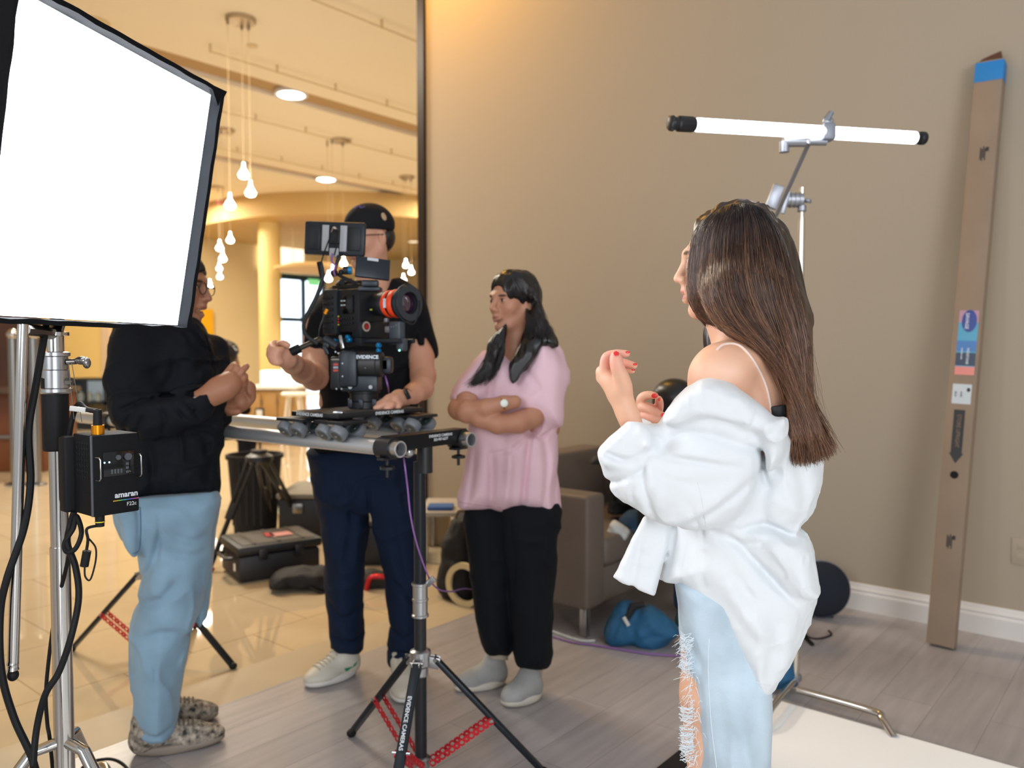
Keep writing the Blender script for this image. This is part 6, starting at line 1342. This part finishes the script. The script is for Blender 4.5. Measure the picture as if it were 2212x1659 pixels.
for c in (([(795, 1040), (797, 1090), (800, 1120)], .008, .010), ([(740, 1020), (760, 1100), (750, 1200)], .02, .008), ([(848, 1130), (868, 1230), (900, 1290)], .018, .010), ([(840, 1240), (870, 1262), (905, 1310)], .012, .010), ([(710, 1300), (740, 1330), (780, 1310)], .014, .008), ([(716, 1370), (750, 1380), (782, 1375)], .01, .010), ([(838, 1400), (870, 1390), (905, 1400)], .01, .009), ([(840, 1345), (870, 1360), (900, 1340)], .012, .008), ([(860, 1000), (870, 1080)], .02, .008)): J.crease(c[0], c[1]*.85, c[2]*1.5)
J.noise(.004, .08, 2); J.wrinkle(.018, .12, 25, (1, 1, 1.1))
sculpt_obj('trousers', [J], cloth_mat('navy_cotton', '0c1c34', .85, .3, 300, .15), op)
M_wlea = mat('off_white_leather', 'c8c2b4', .5, var=.08, bump=.1); M_wsol = mat('white_sole', 'cfccc6', .5); M_lace = mat('cream_lace', 'b9b3a2', .8)
for i, (h_, t_, dh, dt) in enumerate((((768, 1446), (660, 1492), .06, -.08), ((872, 1475), (872, 1536), .0, -.3))):
    u, (a, b, d, s_, L) = shoe(g, h_, t_, dh, dt, op, M_wlea, M_wsol, .052, .085, .10)
    ut = bvh(u); W_ = lambda q: g.wld(q)
    for k in range(7):
        q0 = a+d*(L*.38+k*.016); ps = []
        for e in (-1, -.5, 0, .5, 1):
            p = q0+s_*e*.026; hh = ut.ray_cast(W_((p[0], p[1], .4)), Vector((0, 0, -1)))
            if hh[0] is not None: ps.append(hh[0]+Vector((0, 0, .002)))
        if len(ps) > 2: MB().tube(ps, .0035, 6).build('lace', M_lace, u)
    if i == 0:
        sw = [(744, 1444), (747, 1450), (752, 1449), (768, 1432), (776, 1424), (768, 1438), (754, 1456), (746, 1458)]
        q = [onto(ut, x, y, .0015) for x, y in sw]; q = [p for p in q if p is not None]
        if len(q) > 4: MB().prism(q, g.e*-.0015).build('green_stripe', mat('green_print', '12805a', .5), u, smooth=0)
# cap
CP = Sculpt.px(g, 725, 520, 860, 425, -.26, .16, .0038)
k = H.k; CP.ell(H(-.016, 0, .045), (.110*k, .090*k, .092*k), .02, H.R)
X = H(-.0, 0, .026); CP.cut(X, tuple(-np.array(H.u)*1.0+np.array(H.f)*.12))
CP.ell(H(.13, 0, .034), (.092*k, .08*k, .015*k), .012, H.R)
CP.ell(H(-.03, 0, .03), (.1*k, .076*k, .075*k), .004, H.R, neg=True)
cp = sculpt_obj('cap', [CP], cloth_mat('black_twill', '14161a', .8, .3, 600, .15), op); ct = bvh(cp)
disc_on(ct, 829, 468, .014, mat('tan_badge', 'b99a78', .6), 'cap_badge', cp, .001, .9, 1.2, .002)
tube_on(ct, [(758, 452), (764, 446), (768, 450), (775, 445), (780, 449), (788, 446)], .0022, mat('purple_thread', '5c4c8c', .7), 'cap_embroidery', cp, .001)
HR = Sculpt.px(g, 760, 570, 860, 470, -.16, .16, .0036); HR.ell(H(-.05, 0, .0), (.066*k, .078*k, .07*k), .02, H.R); HR.cut(H(.0, 0, .0), tuple(np.array(H.f))); HR.ell(H(.005, .10, -.015), (.034*k, .04*k, .05*k), .006, H.R, neg=True)
sculpt_obj('hair', [HR], M_hair, op, '1c130f')
def glasses(H, parent, m):
    for s in (-1, 1):
        c = H(.103, s*.034, .0); mb = MB(); f = g.wld(H.f)-g.wld((0, 0, 0)); pts = []
        for q in range(20):
            t = 2*pi*q/20; pts.append(g.wld(H(.105-abs(sin(t))*.0, s*(.034+.027*cos(t)), .0+.019*sin(t))))
        mb.tube(pts, .0018, 6, closed=True); fr = mb.build('glasses_frame', m, parent)
        MB().tube([g.wld(H(.105, s*.061, .006)), g.wld(H(.06, s*.078, .008)), g.wld(H(-.01, s*.084, .006))], .0018, 6).build('glasses_temple', m, parent)
    MB().tube([g.wld(H(.105, -.008, .004)), g.wld(H(.110, 0, .007)), g.wld(H(.105, .008, .004))], .0018, 6).build('glasses_bridge', m, parent)
glasses(H, op, mat('dark_frame', '1a1412', .3))
mb = MB(); c0 = g.P(876, 857, -.46); ax = (g.P(862, 861, -.49)-g.P(893, 850, -.38)).normalized(); e1 = ax.orthogonal().normalized(); e2 = ax.cross(e1)
mb.tube([c0+(e1*cos(t*.2618)+e2*sin(t*.2618))*.0262 for t in range(24)], .0042, 8, closed=True).build('watch_band', M_rub, op)
h_ = bt.ray_cast(Vector((0, 0, EYE)), ray(877, 853).normalized())
if h_[0] is not None: rib(h_[0]-ax*.011+h_[1]*.006, h_[0]+ax*.011+h_[1]*.006, .036, .008, h_[1], .003).build('watch_screen', mat('dark_watch', '15181c', .15), op)
# ---------------------------------------------------------------- man at the left, half behind the softbox
g = Fig(345, 2.70)
lm = thing('person', 'man in glasses with dark jacket and light blue jeans, half hidden behind the softbox', 'person', g.wld((0, 0, 0)))
S = Sculpt.px(g, 290, 900, 472, 535, -.2, .2, .0038)
H = HeadF(g.loc(379, 618, 0), (.90, -.42, -.10), size=1.03)
head(S, H, male=True, mouth_open=.012, neck=[(362, 640, .0, .06), (362, 705, .01, .06), (352, 760, .02, .07)])
Sh = Sculpt.px(g, 415, 900, 562, 776, -.34, .1, .0028)
Sh.chain([(425, 868, -.19, .034), (446, 858, -.20, .0285), (462, 850, -.205, .034), (486, 838, -.21, .036), (500, 830, -.21, .034)], .02); Sh.chain([(470, 835, -.2, .028), (500, 820, -.2, .026)], .02)
finger(Sh, [(498, 815, -.2), (508, 802, -.2), (512, 795, -.2), (508, 790, -.19)], .0125, .0095); finger(Sh, [(505, 822, -.21), (518, 808, -.21), (524, 800, -.21), (533, 791, -.205)], .0125, .009)
finger(Sh, [(506, 830, -.21), (524, 820, -.21), (528, 812, -.2), (518, 808, -.18)], .0125, .0095); finger(Sh, [(502, 838, -.205), (522, 832, -.205), (530, 822, -.19), (518, 818, -.175)], .0125, .0095)
finger(Sh, [(496, 846, -.2), (518, 843, -.2), (526, 834, -.185), (512, 828, -.17)], .012, .009); finger(Sh, [(480, 820, -.2), (492, 805, -.19), (502, 792, -.185), (510, 787, -.18)], .0125, .0095)
Sh.chain([(478, 886, .02, .03), (500, 880, .0, .03), (520, 868, -.02, .034)], .02)
for i in range(4): finger(Sh, [(518, 880-i*8, -.02), (534, 874-i*9, -.03), (546, 858-i*7, -.04), (538, 846-i*6, -.05)], .0125, .0095)
finger(Sh, [(486, 882, -.02), (500, 889, -.045), (515, 889, -.055)], .013, .010)
pt = face_paint(H, lip='8e4c46', brow='120c0a'); pt.append((H(.088, 0, -.069), (.02, .018, .005), 'efe6dc', 4, H.R))
body = sculpt_obj('body', [S, Sh], M_skin, lm, 'a87458', pt)
glasses(H, lm, mat('thin_frame', '4a4644', .25, metal=.7))
HR = Sculpt.px(g, 290, 640, 450, 528, -.18, .18, .0042); k = H.k; HR.ell(H(-.022, 0, .05), (.112*k, .092*k, .09*k), .02, H.R); HR.ell(H(-.05, 0, .0), (.075*k, .084*k, .08*k), .03, H.R); HR.ell(H(.12, 0, -.03), (.085*k, .075*k, .092*k), .01, H.R, neg=True); HR.ell(H(.04, -.09, -.05), (.05, .04, .06), .01, H.R, neg=True); HR.noise(.008, .022, 3)
sculpt_obj('hair', [HR], M_hair, lm, '0c0a0b')
T = Sculpt.px(g, 222, 1105, 496, 680, -.32, .26, .005)
T.pil([(262, 700), (320, 690), (390, 690), (425, 700), (448, 728), (466, 768), (478, 820), (480, 900), (474, 980), (470, 1066), (430, 1072), (360, 1080), (262, 1084), (262, 1020), (256, 930), (240, 850), (236, 780), (248, 725)], .02, .155, .12, .04, sm=3)
T.chain([(296, 745, -.06, .075), (282, 820, -.09, .072), (292, 882, -.13, .066), (320, 898, -.16, .060), (370, 890, -.18, .054), (410, 876, -.19, .048), (437, 864, -.2, .044)], .03)
T.chain([(455, 760, .08, .06), (472, 840, .06, .055), (478, 880, .03, .045)], .03)
T.chain([(430, 868, -.2, .034), (452, 856, -.2, .034)], .004, neg=True)
T.pil([(398, 688), (428, 690), (446, 722), (452, 752), (430, 745), (408, 722)], -.06, .09, .03, .02, sm=3)
T.cap(g.loc(372, 690, 0), g.loc(380, 720, -.02), .066, .066, .01, neg=True)
for c in (([(262, 880), (310, 860), (370, 850), (430, 838)], .012, .014), ([(290, 960), (300, 920), (320, 880)], .012, .009), ([(268, 950), (280, 900), (300, 870)], .01, .008), ([(340, 865), (355, 890), (350, 930)], .010, .008), ([(370, 860), (384, 880), (400, 898)], .008, .008), ([(395, 855), (412, 875), (425, 892)], .008, .008), ([(420, 800), (440, 780), (460, 790)], .014, .008), ([(320, 950), (330, 1000), (325, 1060)], .016, .010), ([(430, 930), (450, 980), (440, 1050)], .018, .008), ([(380, 760), (372, 810), (350, 840)], .02, .008), ([(240, 850), (290, 840), (350, 848)], .012, .006), ([(262, 1062), (360, 1060), (468, 1048)], .006, .008), ([(400, 930), (440, 920), (476, 940)], .014, .008), ([(437, 722), (455, 780), (470, 860)], .005, .006)): T.crease(c[0], c[1]*.85, c[2]*1.5)
T.noise(.004, .07, 4); T.wrinkle(.016, .12, 26, (1, 1, 1.2)); T.wrinkle(.007, .05, 27)
jk = sculpt_obj('jacket', [T], cloth_mat('dark_navy_jacket', '0c1119', .8, .3, 300, .25), lm); jt = bvh(jk)
disc_on(jt, 421, 858, .005, M_alu, 'cuff_button', jk, .001); c0 = g.P(449, 857, -.2)
MB().tube([c0+(g.e*cos(t*.314)+(UPV*.9+g.r*.35)*sin(t*.314))*.031 for t in range(20)], .0022, 6, closed=True).build('wrist_cord', M_rub, lm)
J = Sculpt.px(g, 240, 1625, 482, 1055, -.22, .26, .006)
J.pil([(252, 1062), (462, 1055), (460, 1140), (452, 1220), (436, 1300), (412, 1370), (396, 1440), (386, 1510), (378, 1590), (330, 1604), (292, 1590), (288, 1500), (282, 1420), (284, 1350), (298, 1290), (296, 1200), (262, 1160)], -.04, .115, .10, .02, sm=3)
J.pil([(300, 1062), (466, 1062), (466, 1140), (458, 1230), (450, 1310), (430, 1352), (420, 1340), (400, 1420), (384, 1500), (378, 1540), (350, 1550), (320, 1200)], .10, .10, .08, .02, sm=3)
J.pil([(252, 1090), (303, 1092), (304, 1150), (300, 1190), (286, 1197), (268, 1170), (258, 1130)], -.09, .07, .02, .004, sm=2)
for c in (([(345, 1090), (342, 1150), (340, 1210)], .006, .005), ([(300, 1290), (350, 1270), (380, 1230)], .02, .012), ([(302, 1250), (330, 1200), (345, 1130)], .014, .010), ([(310, 1360), (350, 1340), (400, 1350)], .02, .010), ([(360, 1130), (410, 1150), (455, 1140)], .014, .006), ([(360, 1170), (410, 1180), (450, 1172)], .014, .006), ([(300, 1570), (335, 1580), (378, 1560)], .008, .012), ([(292, 1545), (330, 1555), (372, 1540)], .008, .008), ([(400, 1360), (420, 1345), (432, 1320)], .012, .012), ([(330, 1340), (336, 1440), (332, 1560)], .006, .003)): J.crease(c[0], c[1]*.85, c[2]*1.5)
J.noise(.004, .07, 8); J.wrinkle(.014, .10, 28, (1, 1, 1.1))
jn = sculpt_obj('jeans', [J], mat('mid_blue_denim', '86a6bc', .85, bump=.4, bscale=400, var=.2, vscale=7, sheen=.2), lm); jt = bvh(jn)
tube_on(jt, [(255, 1096), (280, 1099), (303, 1096)], .0015, mat('blue_thread', '4c6c86', .8), 'pocket_seam', jn, .0005); tube_on(jt, [(303, 1096), (304, 1150), (300, 1188), (286, 1196)], .0015, MATS['blue_thread'], 'pocket_seam', jn, .0005)
M_trn = mat('patterned_trainer', '9c9284', .7, var=.95, vscale=55, bump=.5, bscale=150); M_tsol = mat('taupe_sole', '8a7f72', .6)
for h_, t_, dh, dt in (((286, 1640), (484, 1640), -.06, -.07), ((300, 1560), (470, 1568), .12, .12)):
    h2 = G(h_[0], h_[1]); t2 = G(t_[0], t_[1])
    u, (a, b, d, s_, L) = shoe(g, h_, t_, dh, dt, lm, M_trn, M_tsol, .05, .085, .11, name='trainer')
    ut = bvh(u)
    for k in range(7):
        q0 = a+d*(L*.36+k*.014); ps = []
        for e in (-1, -.5, 0, .5, 1):
            p = q0+s_*e*.026; hh = ut.ray_cast(g.wld((p[0], p[1], .4)), Vector((0, 0, -1)))
            if hh[0] is not None: ps.append(hh[0]+Vector((0, 0, .002)))
        if len(ps) > 2: MB().tube(ps, .003, 6).build('lace', mat('brown_lace', '6e6458', .8), u)
    p = a+d*.05; MB().cyl(g.wld((p[0], p[1], .1)), g.wld((p[0], p[1], .2)), .038).build('sock', mat('dark_sock', '10131c', .9), lm)
# ---------------------------------------------------------------- seated person on the armchair, mostly hidden by the white shirt
g = Fig(1455, 4.0)
sp = thing('person', 'person with black hair sitting on the grey armchair, mostly hidden behind the white shirt', 'person', g.wld((0, 0, 0)))
S = Sculpt.px(g, 1370, 960, 1530, 820, -.2, .2, .006); H = HeadF(g.loc(1468, 882, 0), (.9, -.4, -.1), size=1.0); head(S, H, neck=[(1464, 900, 0, .055), (1450, 950, 0, .06)])
sculpt_obj('body', [S], M_skin, sp, 'b98a6c', face_paint(H))
HR = Sculpt.px(g, 1400, 960, 1530, 815, -.2, .2, .006); HR.ell(H(-.03, 0, .045), (.115, .095, .1), .02, H.R); HR.ell(H(-.05, 0, -.03), (.08, .09, .1), .03, H.R); HR.ell(H(.12, 0, -.03), (.08, .07, .09), .01, H.R, neg=True); sculpt_obj('hair', [HR], M_hair, sp, '0a090b')
T = Sculpt.px(g, 1340, 1190, 1560, 920, -.3, .3, .009); T.pil([(1400, 960), (1450, 935), (1500, 960), (1515, 1050), (1510, 1160), (1385, 1160), (1385, 1050)], .0, .14, .1, .03); T.chain([(1410, 985, -.16, .06), (1405, 1080, -.2, .055), (1460, 1110, -.24, .045)], .03); sculpt_obj('sweater', [T], cloth_mat('black_knit', '0d0e12', .9, .4, 300), sp)
J = Sculpt.px(g, 1360, 1330, 1560, 1090, -.36, .3, .009); J.chain([(1430, 1150, -.1, .085), (1490, 1165, -.16, .075), (1478, 1300, -.2, .05)], .03); J.chain([(1430, 1150, .12, .085), (1500, 1165, .1, .075), (1506, 1290, .08, .05)], .03); sculpt_obj('jeans', [J], cloth_mat('dark_blue_jeans', '24405c', .85, .3, 300), sp)
for dh in (-.2, .09): shoe(g, (1462, 1330), (1530, 1330), dh, dh-.03, sp, mat('green_trainer', '3a6a6c', .7, var=.4, vscale=30), M_wsol, .045, .075, .1, .008, name='trainer')
# ---------------------------------------------------------------- distant person in the lobby
g = Fig(484, 6.6)
dp = thing('person', 'distant person with dark curly hair sitting in the lobby, seen beyond pointing hands', 'person', g.wld((0, 0, 0)))
S = Sculpt.px(g, 440, 1000, 540, 735, -.35, .3, .01); H = HeadF(g.loc(487, 775, 0), (.85, .3, -.1), size=1.0); head(S, H, neck=[(484, 790, 0, .055), (482, 812, 0, .07)], fine=.5)
sculpt_obj('body', [S], M_skin, dp, '9a6a50', face_paint(H))
HR = Sculpt.px(g, 440, 830, 530, 725, -.25, .25, .01); HR.ell(H(-.03, 0, .05), (.13, .115, .11), .02, H.R); HR.ell(H(-.06, 0, -.02), (.1, .1, .1), .03, H.R); HR.ell(H(.13, -.04, -.03), (.07, .07, .09), .01, H.R, neg=True); HR.noise(.012, .03, 2); sculpt_obj('hair', [HR], M_hair, dp, '1c1210')
T = Sculpt.px(g, 430, 960, 560, 790, -.35, .35, .012); T.pil([(455, 830), (482, 812), (508, 830), (514, 880), (510, 930), (455, 930)], 0, .14, .1, .03); T.chain([(495, 840, -.12, .06), (505, 875, -.16, .055), (530, 885, -.2, .045)], .03); sculpt_obj('top', [T], cloth_mat('dark_top', '1a1418', .9, .2, 200), dp)
J = Sculpt.px(g, 430, 1130, 590, 890, -.35, .35, .013); 
for d in (-.1, .12): J.chain([(480, 925, d, .1), (535, 925, d-.03, .085), (532, 1010, d-.03, .06), (530, 1090, d, .05)], .03)
sculpt_obj('trousers', [J], cloth_mat('dark_trousers', '1c1c24', .9, .2, 200), dp)
for d in (-.1, .12): shoe(g, (524, 1095), (556, 1095), d, d, dp, M_blk, M_blk, .045, .07, .1, .012)
